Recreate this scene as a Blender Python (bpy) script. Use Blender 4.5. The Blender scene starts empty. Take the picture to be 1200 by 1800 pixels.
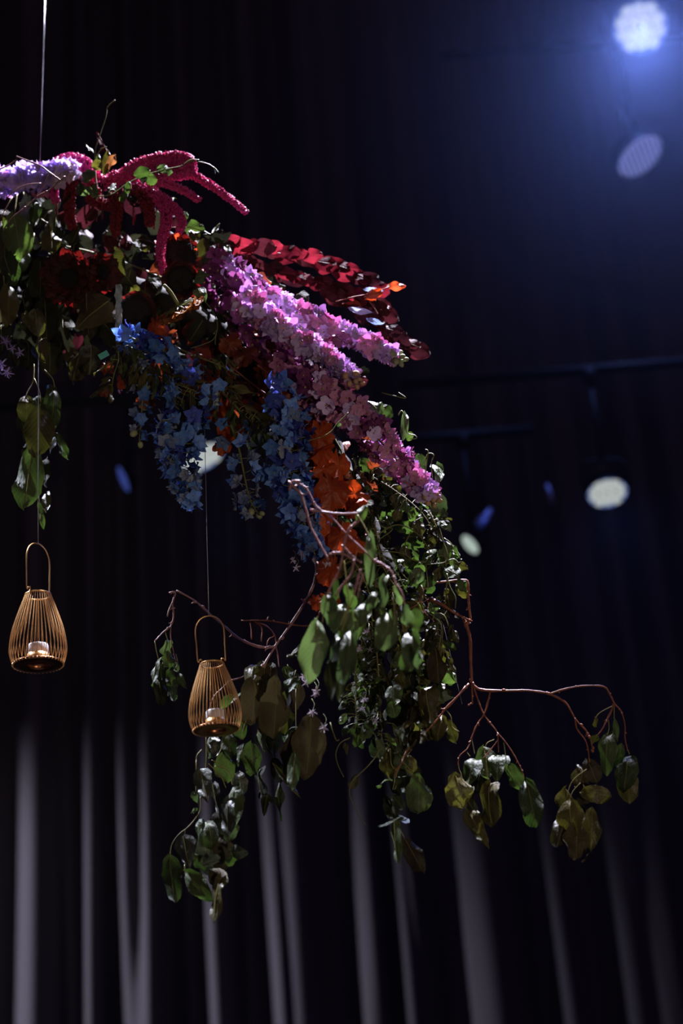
import bpy, math, random
from mathutils import Vector, Matrix, noise
random.seed(7)
PI = math.pi
scene = bpy.context.scene
COL = scene.collection

# ------------------------------------------------------------------ camera
FPX = 2900.0
PITCH = math.radians(23.5); ROLL = math.radians(4.6)
CAM = Vector((0, 0, 1.5))
Fv = Vector((0, math.cos(PITCH), math.sin(PITCH)))
X0 = Vector((1, 0, 0)); U0 = Vector((0, -math.sin(PITCH), math.cos(PITCH)))
Rv = (X0 * math.cos(ROLL) - U0 * math.sin(ROLL)).normalized()
Uv = (X0 * math.sin(ROLL) + U0 * math.cos(ROLL)).normalized()
cd = bpy.data.cameras.new('camera'); cam = bpy.data.objects.new('camera', cd); COL.objects.link(cam)
cam.matrix_world = Matrix(((Rv.x, Uv.x, -Fv.x, CAM.x), (Rv.y, Uv.y, -Fv.y, CAM.y), (Rv.z, Uv.z, -Fv.z, CAM.z), (0, 0, 0, 1)))
cd.sensor_fit = 'VERTICAL'; cd.sensor_height = 36; cd.lens = FPX / 1800 * 36
cd.clip_start = 0.05; cd.clip_end = 100
cd.dof.use_dof = True; cd.dof.focus_distance = 3.12; cd.dof.aperture_fstop = 2.2
scene.camera = cam
YA = 2.9                                   # distance of the arch

def at(px, py, Y=YA):
    """world point on the plane y = Y seen at pixel (px, py) of the 1200x1800 frame"""
    d = Fv * FPX + Rv * (px - 600) - Uv * (py - 900)
    return CAM + d * (Y / d.y)
def mpp(p): return (p - CAM).dot(Fv) / FPX
def cv(a, b, c): return (Rv * a + Uv * b - Fv * c).normalized()   # right, up, towards the viewer

# ------------------------------------------------------------------ world, lights, exposure
w = bpy.data.worlds.new('world'); scene.world = w; w.use_nodes = True
w.node_tree.nodes['Background'].inputs[0].default_value = (0.70, 0.42, 0.74, 1)
w.node_tree.nodes['Background'].inputs[1].default_value = 0.05
vs = scene.view_settings
vs.view_transform = 'Standard'; vs.look = 'None'; vs.gamma = 1; vs.use_curve_mapping = False; vs.exposure = 0

def look(o, target):
    o.rotation_euler = (target - o.location).to_track_quat('-Z', 'Y').to_euler()
def spot(name, loc, target, power, col, deg, blend=.5, size=.08):
    l = bpy.data.lights.new(name, 'SPOT'); l.energy = power; l.color = col
    l.spot_size = math.radians(deg); l.spot_blend = blend; l.shadow_soft_size = size
    o = bpy.data.objects.new(name, l); COL.objects.link(o); o.location = loc; look(o, Vector(target)); return o
C0 = at(430, 760)
spot('key_spot', (.9, 3.65, 7.2), at(330, 600), 7400, (.82, .80, 1.0), 24, .7, .05)
spot('front_wash', (1.5, -.6, .9), at(720, 1130), 105, (1.0, .82, .62), 30, 1, .15)
spot('side_fill_spot', (-2.6, 3.75, 5.4), at(365, 1440), 1500, (.78, .82, 1.0), 14, .6, .05)  # unseen spot added to whiten the low leaf bunch the arch shadows
spot('left_fill', (-1.0, -.4, .9), at(60, 520), 30, (1.0, .86, .62), 24, 1, .15)  # unseen fill added to lift the dim leaves at the left
spot('curtain_wash', (-7.5, 6.7, 3.4), (-7.5 + 5.2, 6.7 + 3.6, 3.4 - .65), 2450, (.84, .80, 1.0), 34, .75, .12)

# ------------------------------------------------------------------ material helpers
def newmat(name):
    m = bpy.data.materials.new(name); m.use_nodes = True
    nt = m.node_tree; return m, nt, nt.nodes['Principled BSDF']
def N(nt, t, **k):
    n = nt.nodes.new(t)
    for a, b in k.items(): setattr(n, a, b)
    return n
def math_n(nt, op, a, b=None):
    n = N(nt, 'ShaderNodeMath', operation=op)
    for i, v in enumerate((a, b)):
        if v is None: continue
        if isinstance(v, (int, float)): n.inputs[i].default_value = v
        else: nt.links.new(v, n.inputs[i])
    return n.outputs[0]
def simple(name, col, rough=.5, metal=0, noise_amt=.25, scale=40, spec=.5, bump=0):
    m, nt, b = newmat(name)
    nz = N(nt, 'ShaderNodeTexNoise'); nz.inputs['Scale'].default_value = scale
    tc = N(nt, 'ShaderNodeTexCoord'); nt.links.new(tc.outputs['Object'], nz.inputs['Vector'])
    mx = N(nt, 'ShaderNodeMix', data_type='RGBA')
    mx.inputs[6].default_value = (*[c * (1 - noise_amt) for c in col], 1); mx.inputs[7].default_value = (*[min(1, c * (1 + noise_amt)) for c in col], 1)
    nt.links.new(nz.outputs[0], mx.inputs[0]); nt.links.new(mx.outputs[2], b.inputs['Base Color'])
    b.inputs['Roughness'].default_value = rough; b.inputs['Metallic'].default_value = metal
    b.inputs['Specular IOR Level'].default_value = spec
    if bump:
        bp = N(nt, 'ShaderNodeBump'); bp.inputs['Strength'].default_value = bump; bp.inputs['Distance'].default_value = .002
        nt.links.new(nz.outputs[0], bp.inputs['Height']); nt.links.new(bp.outputs[0], b.inputs['Normal'])
    return m
def leafmat(name, col, col2, vein, trans=.35, tcol=None, rough=.45, nveins=8, veinamt=.45, blotch=.5, spec=.5, bump=.5):
    """leaf / petal: object-space veins (mesh runs along +Y, midrib at x=0), thin translucent sheet"""
    m, nt, b = newmat(name)
    tc = N(nt, 'ShaderNodeTexCoord'); sp = N(nt, 'ShaderNodeSeparateXYZ'); nt.links.new(tc.outputs['Object'], sp.inputs[0])
    ax = math_n(nt, 'ABSOLUTE', sp.outputs[0])
    s = math_n(nt, 'SUBTRACT', math_n(nt, 'MULTIPLY', sp.outputs[1], float(nveins)), math_n(nt, 'MULTIPLY', ax, nveins * .9))
    fr = math_n(nt, 'ABSOLUTE', math_n(nt, 'SUBTRACT', math_n(nt, 'FRACT', s), .5))
    v1 = math_n(nt, 'LESS_THAN', fr, .07); v2 = math_n(nt, 'LESS_THAN', ax, .018)
    vv = math_n(nt, 'MULTIPLY', math_n(nt, 'MAXIMUM', v1, v2), veinamt)
    nz = N(nt, 'ShaderNodeTexNoise'); nz.inputs['Scale'].default_value = 3.5; nz.inputs['Detail'].default_value = 5
    oi = N(nt, 'ShaderNodeObjectInfo')
    va = N(nt, 'ShaderNodeVectorMath', operation='ADD'); nt.links.new(tc.outputs['Object'], va.inputs[0]); 
    cmb = N(nt, 'ShaderNodeCombineXYZ'); nt.links.new(math_n(nt, 'MULTIPLY', oi.outputs['Random'], 37.0), cmb.inputs[2])
    nt.links.new(cmb.outputs[0], va.inputs[1]); nt.links.new(va.outputs[0], nz.inputs['Vector'])
    f = math_n(nt, 'ADD', math_n(nt, 'MULTIPLY', math_n(nt, 'SUBTRACT', nz.outputs[0], .5), blotch * 3), oi.outputs['Random'])
    cl = N(nt, 'ShaderNodeClamp'); nt.links.new(f, cl.inputs[0])
    mx = N(nt, 'ShaderNodeMix', data_type='RGBA'); mx.inputs[6].default_value = (*col, 1); mx.inputs[7].default_value = (*col2, 1)
    nt.links.new(cl.outputs[0], mx.inputs[0])
    mv = N(nt, 'ShaderNodeMix', data_type='RGBA'); nt.links.new(vv, mv.inputs[0]); nt.links.new(mx.outputs[2], mv.inputs[6]); mv.inputs[7].default_value = (*vein, 1)
    hs = N(nt, 'ShaderNodeHueSaturation'); nt.links.new(mv.outputs[2], hs.inputs['Color'])
    nt.links.new(math_n(nt, 'ADD', math_n(nt, 'MULTIPLY', oi.outputs['Random'], .5), .75), hs.inputs['Value'])
    nt.links.new(hs.outputs[0], b.inputs['Base Color'])
    b.inputs['Roughness'].default_value = rough; b.inputs['Specular IOR Level'].default_value = spec
    bp = N(nt, 'ShaderNodeBump'); bp.inputs['Strength'].default_value = bump; bp.inputs['Distance'].default_value = .01
    hh = math_n(nt, 'ADD', nz.outputs[0], math_n(nt, 'MULTIPLY', vv, -.6)); nt.links.new(hh, bp.inputs['Height']); nt.links.new(bp.outputs[0], b.inputs['Normal'])
    tr = N(nt, 'ShaderNodeBsdfTranslucent'); 
    if tcol:
        tm = N(nt, 'ShaderNodeMix', data_type='RGBA', blend_type='MULTIPLY'); tm.inputs[0].default_value = 1
        nt.links.new(hs.outputs[0], tm.inputs[6]); tm.inputs[7].default_value = (*tcol, 1); nt.links.new(tm.outputs[2], tr.inputs[0])
    else: nt.links.new(hs.outputs[0], tr.inputs[0])
    ms = N(nt, 'ShaderNodeMixShader'); ms.inputs[0].default_value = trans
    nt.links.new(b.outputs[0], ms.inputs[1]); nt.links.new(tr.outputs[0], ms.inputs[2])
    nt.links.new(ms.outputs[0], nt.nodes['Material Output'].inputs[0])
    return m
def emit(name, col, s):
    m, nt, b = newmat(name)
    b.inputs['Base Color'].default_value = (.02, .02, .02, 1); b.inputs['Emission Color'].default_value = (*col, 1); b.inputs['Emission Strength'].default_value = s
    return m

M = dict(
    green=leafmat('green_leaf', (.040, .068, .020), (.075, .105, .032), (.14, .16, .07), .25, (1.1, 1.5, .6), rough=.52),
    bright=leafmat('bright_leaf', (.068, .110, .042), (.110, .155, .060), (.16, .20, .10), .28, (1.0, 1.2, .7), rough=.42),
    olive=leafmat('olive_leaf', (.052, .050, .015), (.095, .082, .022), (.15, .125, .05), .2, (1.2, 1.4, .5), rough=.42),
    brown=leafmat('brown_olive_leaf', (.040, .030, .015), (.065, .052, .020), (.09, .07, .03), .15, rough=.65, spec=.3),
    dark=leafmat('dark_leaf', (.014, .018, .010), (.030, .032, .014), (.04, .04, .025), .12, rough=.75, spec=.2),  # near-black green, carries the arch's inner shade in its colour
    sheen=leafmat('glossy_dark_leaf', (.020, .028, .014), (.045, .055, .024), (.08, .08, .05), .12, rough=.42, spec=.8),
    burg=leafmat('burgundy_leaf', (.055, .008, .016), (.12, .016, .026), (.26, .05, .06), .38, (1.5, .6, .7), nveins=11, veinamt=.55, rough=.8, spec=.12),
    dburg=leafmat('dark_burgundy_leaf', (.030, .006, .010), (.07, .010, .014), (.10, .02, .02), .25, nveins=11, rough=.6, spec=.25),
    orange=leafmat('orange_leaf', (.42, .055, .008), (.52, .085, .015), (.60, .18, .06), .35, (1.3, .8, .5), nveins=6, veinamt=.35),
    rust=leafmat('rust_leaf', (.13, .022, .007), (.26, .045, .010), (.30, .09, .04), .25, nveins=6),
    lilac=leafmat('lilac_petal', (.52, .36, .68), (.74, .58, .86), (.6, .4, .7), .22, (1.0, .5, .9), rough=.6, veinamt=.15, spec=.25, bump=.25),
    pink=leafmat('pink_petal', (.46, .15, .32), (.66, .32, .48), (.50, .25, .42), .22, (1.1, .5, .9), rough=.6, veinamt=.15, spec=.25, bump=.25),
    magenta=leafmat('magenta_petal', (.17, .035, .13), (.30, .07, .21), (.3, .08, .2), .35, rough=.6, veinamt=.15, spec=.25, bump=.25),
    lavender=leafmat('lavender_petal', (.48, .36, .78), (.66, .52, .90), (.5, .4, .8), .4, rough=.6, veinamt=.1, spec=.25, bump=.25),
    blue=leafmat('blue_petal', (.08, .22, .58), (.24, .42, .82), (.10, .16, .55), .32, (.8, .9, 1.2), rough=.55, veinamt=.2, spec=.3, bump=.3),
    dblue=leafmat('deep_blue_petal', (.035, .05, .30), (.08, .12, .48), (.08, .08, .35), .3, rough=.55, veinamt=.2, spec=.3),
    pale=leafmat('pale_petal', (.20, .30, .55), (.34, .38, .46), (.4, .4, .3), .35, rough=.55, veinamt=.2, spec=.3),
    white=leafmat('pinkish_white_petal', (.60, .50, .62), (.74, .62, .70), (.6, .5, .5), .3, rough=.6, veinamt=.1, spec=.3),
    yellow=leafmat('ochre_petal', (.30, .16, .04), (.34, .10, .03), (.3, .1, .03), .35, rough=.55, veinamt=.1),
    redpetal=leafmat('orange_red_petal', (.60, .08, .02), (.70, .15, .05), (.7, .2, .1), .4, (1.3, .7, .5), rough=.5, veinamt=.1),
    dpetal=leafmat('dark_red_petal', (.045, .006, .006), (.085, .010, .008), (.1, .02, .02), .35, (1.5, .5, .5), rough=.6, veinamt=.1),
    eye=simple('flower_eye', (.40, .28, .10), .7, scale=300),
    bud=simple('flower_bud', (.50, .30, .16), .55, scale=200),
    gbud=simple('green_bud', (.30, .32, .16), .55, scale=200),
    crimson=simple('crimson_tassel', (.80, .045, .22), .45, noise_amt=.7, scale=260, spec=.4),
    dcrimson=simple('shade_crimson_tassel', (.20, .010, .02), .7, noise_amt=.5, scale=120),  # darker crimson, paints shade into the tassel cores and the dim tassels
    stem=simple('green_stem', (.16, .17, .05), .5, scale=60),
    vine=simple('vine_stem', (.20, .17, .07), .4, scale=60),
    petiole=simple('leaf_stalk', (.30, .27, .09), .45, scale=60),
    twig=simple('red_brown_bark', (.26, .085, .045), .5, noise_amt=.5, scale=90, bump=.6),
    ptwig=simple('purplish_bark', (.34, .17, .17), .42, noise_amt=.4, scale=90, bump=.6),
    gold=simple('gold_wire', (.90, .52, .20), .36, .75, .12, 30),
    copper=simple('copper_plate', (.50, .20, .10), .32, 1, .2, 30),
    wax=simple('white_wax', (.80, .76, .76), .5, noise_amt=.05),
    black=simple('black_metal', (.010, .010, .012), .6, 0, .3, 20, spec=.2),
    cable=simple('steel_cable', (.55, .55, .60), .35, .6, .1, 90),
    core=simple('moss_core', (.014, .014, .008), .9, 0, .5, 60, bump=1),
    seed=simple('dark_seed_head', (.012, .007, .006), .85, 0, .6, 400, bump=1),
    foil=simple('clear_film', (.55, .60, .60), .12, .3, .2, 60),
    tag=simple('mint_label', (.12, .50, .42), .5, 0, .1, 60),
)

# ------------------------------------------------------------------ mesh helpers
class MB:
    def __init__(s): s.v = []; s.f = []; s.m = []
    def add(s, vs, fs, mi=0):
        o = len(s.v); s.v += [tuple(p) for p in vs]; s.f += [tuple(i + o for i in f) for f in fs]; s.m += [mi] * len(fs)
    def tube(s, pts, r0, r1=None, n=6, mi=0, jit=0, cap=True):
        if r1 is None: r1 = r0
        pts = [Vector(p) for p in pts]; k = len(pts)
        if k < 2: return
        vs = []; fs = []; t0 = (pts[1] - pts[0]).normalized()
        a = t0.orthogonal().normalized()
        for i, p in enumerate(pts):
            t = ((pts[min(i + 1, k - 1)] - pts[max(i - 1, 0)])).normalized()
            a = (a - t * a.dot(t))
            a = a.normalized() if a.length > 1e-6 else t.orthogonal().normalized()
            b = t.cross(a); r = r0 + (r1 - r0) * i / (k - 1)
            if jit: r *= 1 + jit * random.uniform(-.5, 1)
            for j in range(n):
                q = 2 * PI * j / n; vs.append(p + (a * math.cos(q) + b * math.sin(q)) * r)
        for i in range(k - 1):
            for j in range(n):
                fs.append((i * n + j, i * n + (j + 1) % n, (i + 1) * n + (j + 1) % n, (i + 1) * n + j))
        if cap: fs.append(tuple(range(n))[::-1]); fs.append(tuple((k - 1) * n + j for j in range(n)))
        s.add(vs, fs, mi)
    def blob(s, c, r, axis=None, stretch=1, seg=6, rings=4, mi=0):
        c = Vector(c); ax = (axis or Vector((0, 0, 1))).normalized(); a = ax.orthogonal().normalized(); b = ax.cross(a)
        vs = [c - ax * r * stretch]; fs = []
        for i in range(1, rings):
            th = PI * i / rings
            for j in range(seg):
                q = 2 * PI * j / seg
                vs.append(c + (a * math.cos(q) + b * math.sin(q)) * r * math.sin(th) - ax * r * stretch * math.cos(th))
        vs.append(c + ax * r * stretch)
        for j in range(seg): fs.append((0, 1 + (j + 1) % seg, 1 + j))
        for i in range(rings - 2):
            for j in range(seg):
                fs.append((1 + i * seg + j, 1 + i * seg + (j + 1) % seg, 1 + (i + 1) * seg + (j + 1) % seg, 1 + (i + 1) * seg + j))
        e = len(vs) - 1; o = 1 + (rings - 2) * seg
        for j in range(seg): fs.append((o + j, o + (j + 1) % seg, e))
        s.add(vs, fs, mi)
    def lathe(s, prof, seg=32, mi=0, M4=None):
        vs = []; fs = []; n = len(prof)
        for j in range(seg):
            q = 2 * PI * j / seg
            for r, z in prof: vs.append(Vector((r * math.cos(q), r * math.sin(q), z)))
        if M4: vs = [M4 @ v for v in vs]
        for j in range(seg):
            for i in range(n - 1):
                a, b = j * n + i, ((j + 1) % seg) * n + i; fs.append((a, b, b + 1, a + 1))
        s.add(vs, fs, mi)
    def box(s, c, sx, sy, sz, mi=0, M4=None):
        vs = [Vector((x * sx / 2, y * sy / 2, z * sz / 2)) + Vector(c) for x in (-1, 1) for y in (-1, 1) for z in (-1, 1)]
        if M4: vs = [M4 @ v for v in vs]
        s.add(vs, [(0, 1, 3, 2), (4, 6, 7, 5), (0, 4, 5, 1), (2, 3, 7, 6), (0, 2, 6, 4), (1, 5, 7, 3)], mi)
    def mesh(s, name, mats, smooth=True):
        me = bpy.data.meshes.new(name); me.from_pydata(s.v, [], s.f)
        for m in mats: me.materials.append(m)
        me.polygons.foreach_set('material_index', s.m)
        me.polygons.foreach_set('use_smooth', [smooth] * len(s.f)); me.update(); return me

def spline(pts, sub=6):
    P = [Vector(p) for p in pts]
    if len(P) < 3: 
        return [P[0].lerp(P[-1], i / sub) for i in range(sub + 1)]
    P = [P[0] * 2 - P[1]] + P + [P[-1] * 2 - P[-2]]; out = []
    for i in range(1, len(P) - 2):
        for k in range(sub):
            t = k / sub; a, b, c, d = P[i - 1:i + 3]
            out.append(.5 * ((2 * b) + (c - a) * t + (2 * a - 5 * b + 4 * c - d) * t * t + (3 * b - a - 3 * c + d) * t ** 3))
    out.append(P[-2]); return out
def along(pl, t):
    t = max(0, min(.9999, t)) * (len(pl) - 1); i = int(t); return pl[i].lerp(pl[i + 1], t - i), (pl[i + 1] - pl[i]).normalized()
def px3(pts, Y=YA, z=0):
    return [at(p[0], p[1], p[2] if len(p) > 2 else Y) for p in pts]

# ---- things
class Thing:
    def __init__(s, name, label, cat, loc, group=None):
        s.o = bpy.data.objects.new(name, None); COL.objects.link(s.o); s.loc = Vector(loc); s.o.location = loc
        s.o.empty_display_size = .02
        s.o['label'] = label; s.o['category'] = cat
        if group: s.o['group'] = group
    def part(s, name, me, Mx=None, parent=None, ploc=None, kind=None, label=None):
        """me in world coords when Mx is None, else local mesh placed by world matrix Mx"""
        o = bpy.data.objects.new(name, me); COL.objects.link(o); o.parent = parent or s.o
        L = Matrix.Translation(-s.loc)
        o.matrix_basis = ploc.inverted() @ Mx if ploc is not None else (L @ Mx if Mx is not None else L)
        if kind: o['kind'] = kind
        if label: o['label'] = label
        return o
def whole(name, me, label, cat, group=None, loc=None):
    """a thing that is one mesh; mesh given in world coords, origin moved to loc"""
    loc = Vector(loc if loc is not None else me.vertices[0].co)
    me.transform(Matrix.Translation(-loc)); o = bpy.data.objects.new(name, me); COL.objects.link(o); o.location = loc
    o['label'] = label; o['category'] = cat
    if group: o['group'] = group
    return o

# ---- leaf meshes (unit length along +Y, half width .5)
def leaf_mesh(kind, seed, mat):
    rnd = random.Random(seed); nu, nv = 6, 10; vs = []; fs = []
    fold = rnd.uniform(.05, .35); curl = rnd.uniform(-.1, .35); ph = rnd.uniform(0, 6); wv = rnd.uniform(.05, .13); hb = rnd.choice([0, .10, .18, .28]) if kind in ('ovate', 'heart') else 0; ph2 = rnd.uniform(0, 6); lean = rnd.uniform(-.08, .08)
    twist = rnd.uniform(-.5, .5)
    for i in range(nv + 1):
        v = i / nv
        if kind == 'ovate': hw = (min(1, v / .32) ** .5) * (1 - max(0, (v - .32) / .68) ** 2.6) ** .72
        elif kind == 'round': hw = math.sin(PI * min(1, max(0, v)) ** .85) ** .55
        elif kind == 'lance': hw = math.sin(PI * v ** .8) ** 1.0
        elif kind == 'heart': hw = (min(1, v / .18) ** .5) * (1 - max(0, (v - .18) / .82) ** 1.6)
        elif kind == 'petal': hw = math.sin(PI * min(1, .08 + v * .90) ** 1.1) ** .8
        hw = max(hw, .03 if i < nv else .0)
        for j in range(nu + 1):
            u = j / nu * 2 - 1; e = abs(u)
            ser = 1 + (rnd.uniform(-.10, .05) if e > .9 and kind in ('ovate', 'heart') else 0)
            x = .5 * hw * u * ser
            y = v - (.10 * e * e * (1 - v) * (kind in ('heart', 'ovate', 'round')) * (1 if v < .2 else 0))
            z = -fold * abs(x) * 1.0 + wv * math.sin(v * 8 + ph + u * 1.5) * e ** 1.5 - curl * v * v + twist * x * v - hb * max(0, 1 - v / .28) ** 2 * 1.6 + (.035 * math.sin(11 * v + ph2 + 3 * u) * (.3 + e) if kind in ('ovate', 'heart') else 0)
            x += lean * v * v
            vs.append((x, y, z))
    for i in range(nv):
        for j in range(nu):
            a = i * (nu + 1) + j; fs.append((a, a + 1, a + nu + 2, a + nu + 1))
    mb = MB(); mb.add(vs, fs)
    mid = [Vector(vs[i * (nu + 1) + nu // 2]) + Vector((0, 0, .004)) for i in range(nv)]
    if kind != 'petal': mb.tube(mid, .014, .005, 3, 1, cap=False)
    return mb.mesh(kind + '_leaf', [mat, M['petiole'] if mat not in (M['burg'], M['dburg'], M['orange'], M['rust']) else M['twig']])
def lobed_mesh(seed, mat):
    rnd = random.Random(seed); n = 40; vs = [(0, .45, 0)]; fs = []; R = 4
    lob = [rnd.uniform(-.06, .06) for _ in range(9)]
    ph = rnd.uniform(0, 6)
    for r in range(1, R + 1):
        for k in range(n):
            th = 2 * PI * k / n
            base = .40 + .13 * abs(math.cos(th * 2.5)) ** .6 + .03 * math.sin(th * 13 + seed) + lob[int(k / n * 9)] * .5
            if abs(th - 0) < .25 or abs(th - 2 * PI) < .25: base *= .62
            rr = base * r / R
            x = -rr * math.sin(th) * 1.0; y = .45 - rr * math.cos(th)
            z = .10 * math.sin(3 * th + ph) * (r / R) ** 1.5 + .05 * math.sin(7 * th + ph) * (r / R) ** 2 - .18 * (r / R) ** 2 * abs(math.cos(th + ph)) + .02 * rnd.uniform(-1, 1)
            vs.append((x, y, z))
    for k in range(n): fs.append((0, 1 + (k + 1) % n, 1 + k))
    for r in range(R - 1):
        for k in range(n):
            a = 1 + r * n + k; b = 1 + r * n + (k + 1) % n; fs.append((a, b, b + n, a + n))
    mb = MB(); mb.add(vs, fs)
    c = Vector((0, .02, .006))
    mb.tube([(0, 0, .0), (0, .25, .01), (0, .45, .008), (0, .8, -.03)], .012, .004, 3, 1, cap=False)
    return mb.mesh('lobed_leaf', [mat, M['twig']])
_LM = {}
def leafm(kind, mk, n=8):
    k = (kind, mk)
    if k not in _LM:
        _LM[k] = [lobed_mesh(i * 7 + 3, M[mk]) if kind == 'lobed' else leaf_mesh(kind, i * 11 + 5, M[mk]) for i in range(n)]
    return random.choice(_LM[k])
def frame(base, yax, nrm, sx, sy, sz=None, roll=0):
    y = yax.normalized(); z = nrm - y * nrm.dot(y)
    z = z.normalized() if z.length > 1e-4 else y.orthogonal().normalized()
    if roll: z = Matrix.Rotation(roll, 3, y) @ z
    x = y.cross(z); sz = sz or (sx + sy) / 2
    return Matrix(((x.x * sx, y.x * sy, z.x * sz, base.x), (x.y * sx, y.y * sy, z.y * sz, base.y), (x.z * sx, y.z * sy, z.z * sz, base.z), (0, 0, 0, 1)))
def tocam(p): return (CAM - p).normalized()

def leaf_px(T, x0, y0, x1, y1, wpx, kind, mk, Y=YA, dip=0.0, roll=None, name='leaf'):
    a = at(x0, y0, Y); b = at(x1, y1, Y + dip); d = b - a; L = d.length
    n = tocam(a) + cv(random.uniform(-.3, .3), random.uniform(.0, .5), 0) * .8
    sx = wpx * mpp(a)
    T.part(name, leafm(kind, mk), frame(a, d, n, sx, L, (sx + L) / 2, roll if roll is not None else random.uniform(-.45, .45)))
    return a
def rv(s=1): return Vector((random.uniform(-s, s), random.uniform(-s, s), random.uniform(-s, s)))
DOWN = Vector((0, 0, -1))

def sprig(label, pts, kind, mk, n, size, ratio=.7, Y=YA, droop=.8, spread=18, stem='vine', name='leafy_sprig', group=None, cat='foliage', r=1.6, pet=10, tries=0, depth=1, facing=.7, fwd=.15):
    """a stem along pixel path with n leaves; size, spread in px"""
    pl = spline(px3(pts, Y), 6); s = mpp(pl[0]); T = Thing(name, label, cat, pl[0], group)
    mb = MB(); mb.tube(pl, r * s, r * s * .45, 5, jit=.2)
    mks = mk if isinstance(mk, (list, tuple)) else [mk]
    for i in range(n):
        p, t = along(pl, (i + random.uniform(.2, .8)) / n)
        side = rv(1); side -= t * side.dot(t); side.y *= depth; side.normalize()
        q = p + side * spread * s * random.uniform(.25, 1)
        mid = p.lerp(q, .5) + Vector((0, 0, .3 * spread * s * random.uniform(0, .6)))
        mb.tube(spline([p, mid, q], 3), .6 * s, .45 * s, 4, mi=1, cap=False)
        d = side * .6 + DOWN * droop * random.uniform(.6, 1.2) + t * fwd + rv(.25)
        nn = tocam(q) * facing + rv(.6) + side * .3
        L = size * s * random.uniform(.7, 1.2)
        T.part('leaf', leafm(kind, random.choice(mks)), frame(q, d, nn, L * ratio * random.uniform(.85, 1.1), L, L))
    T.part('stem', mb.mesh('stem', [M[stem], M['petiole']]))
    return T

# ---- florets
def floret_mesh(kind, seed, pm, cm):
    rnd = random.Random(seed); mb = MB()
    if kind == 'ruffled':        # round overlapping petals round a small eye
        sets = [(5, .54, .42, .05, 0), (4, .30, .24, .30, .6)]
    elif kind == 'star':         # pointed, loose
        sets = [(5, .56, .42, .12, 0), (2, .24, .16, .5, .6)]
    else:                        # wispy thin
        sets = [(5, .55, .13, .0, 0), (12, .40, .03, .4, .2)]
    for cnt, L, W, lift, off in sets:
        for k in range(cnt):
            a = 2 * PI * k / cnt + off + rnd.uniform(-.15, .15); ca, sa = math.cos(a), math.sin(a)
            l = L * rnd.uniform(.85, 1.1); cup = rnd.uniform(-.3, .55) + lift; nu, nv = 2, 4; vs = []; fs = []
            rr = rnd.uniform(.05, .15); ph = rnd.uniform(0, 6)
            for i in range(nv + 1):
                v = i / nv
                hw = {'ruffled': math.sin(PI * min(1, .1 + .78 * v)) ** .7, 'star': math.sin(PI * min(1, .12 + v * .88) ** 1.0) ** .9}.get(kind, 1 - v * .6)
                hw = max(hw, .05) * W * .5 * 1.2
                for j in range(nu + 1):
                    u = j - 1
                    x = l * v; y = hw * u; z = cup * l * v * v + rr * math.sin(3 * v + ph + 2 * u) * v - .12 * u * u * l * v * .6
                    vs.append((x * ca - y * sa, x * sa + y * ca, z))
            for i in range(nv):
                for j in range(nu):
                    q = i * (nu + 1) + j; fs.append((q, q + 1, q + nu + 2, q + nu + 1))
            mb.add(vs, fs, 0)
    if kind != 'wispy': mb.blob((0, 0, .05), .07 if kind == 'ruffled' else .045, None, 1.3, 5, 3, 1)
    if kind == 'star':           # spur behind
        mb.tube([(0, 0, 0), (.05, 0, -.25), (.16, .05, -.45), (.30, .05, -.55)], .05, .015, 4, 0)
    return mb.mesh(kind + '_floret', [pm, cm])
_FM = {}
def florm(kind, mk, cm='eye', n=5):
    k = (kind, mk, cm)
    if k not in _FM: _FM[k] = [floret_mesh(kind, i * 13 + 1, M[mk], M[cm]) for i in range(n)]
    return random.choice(_FM[k])
def place_face(T, name, me, p, nrm, s):
    n = nrm.normalized(); a = n.orthogonal().normalized(); a = Matrix.Rotation(random.uniform(0, 6.28), 3, n) @ a; b = n.cross(a)
    T.part(name, me, Matrix(((a.x * s, b.x * s, n.x * s, p.x), (a.y * s, b.y * s, n.y * s, p.y), (a.z * s, b.z * s, n.z * s, p.z), (0, 0, 0, 1))))
def bud_mesh(mat):
    mb = MB(); mb.blob((0, 0, 0), .5, None, 1.25, 7, 5); mb.tube([(0, 0, -.5), (0, .03, -1.1)], .08, .06, 4, 1); return mb.mesh('bud', [M[mat], M['stem']])
BUD = {k: bud_mesh(k) for k in ('bud', 'gbud')}

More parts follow.
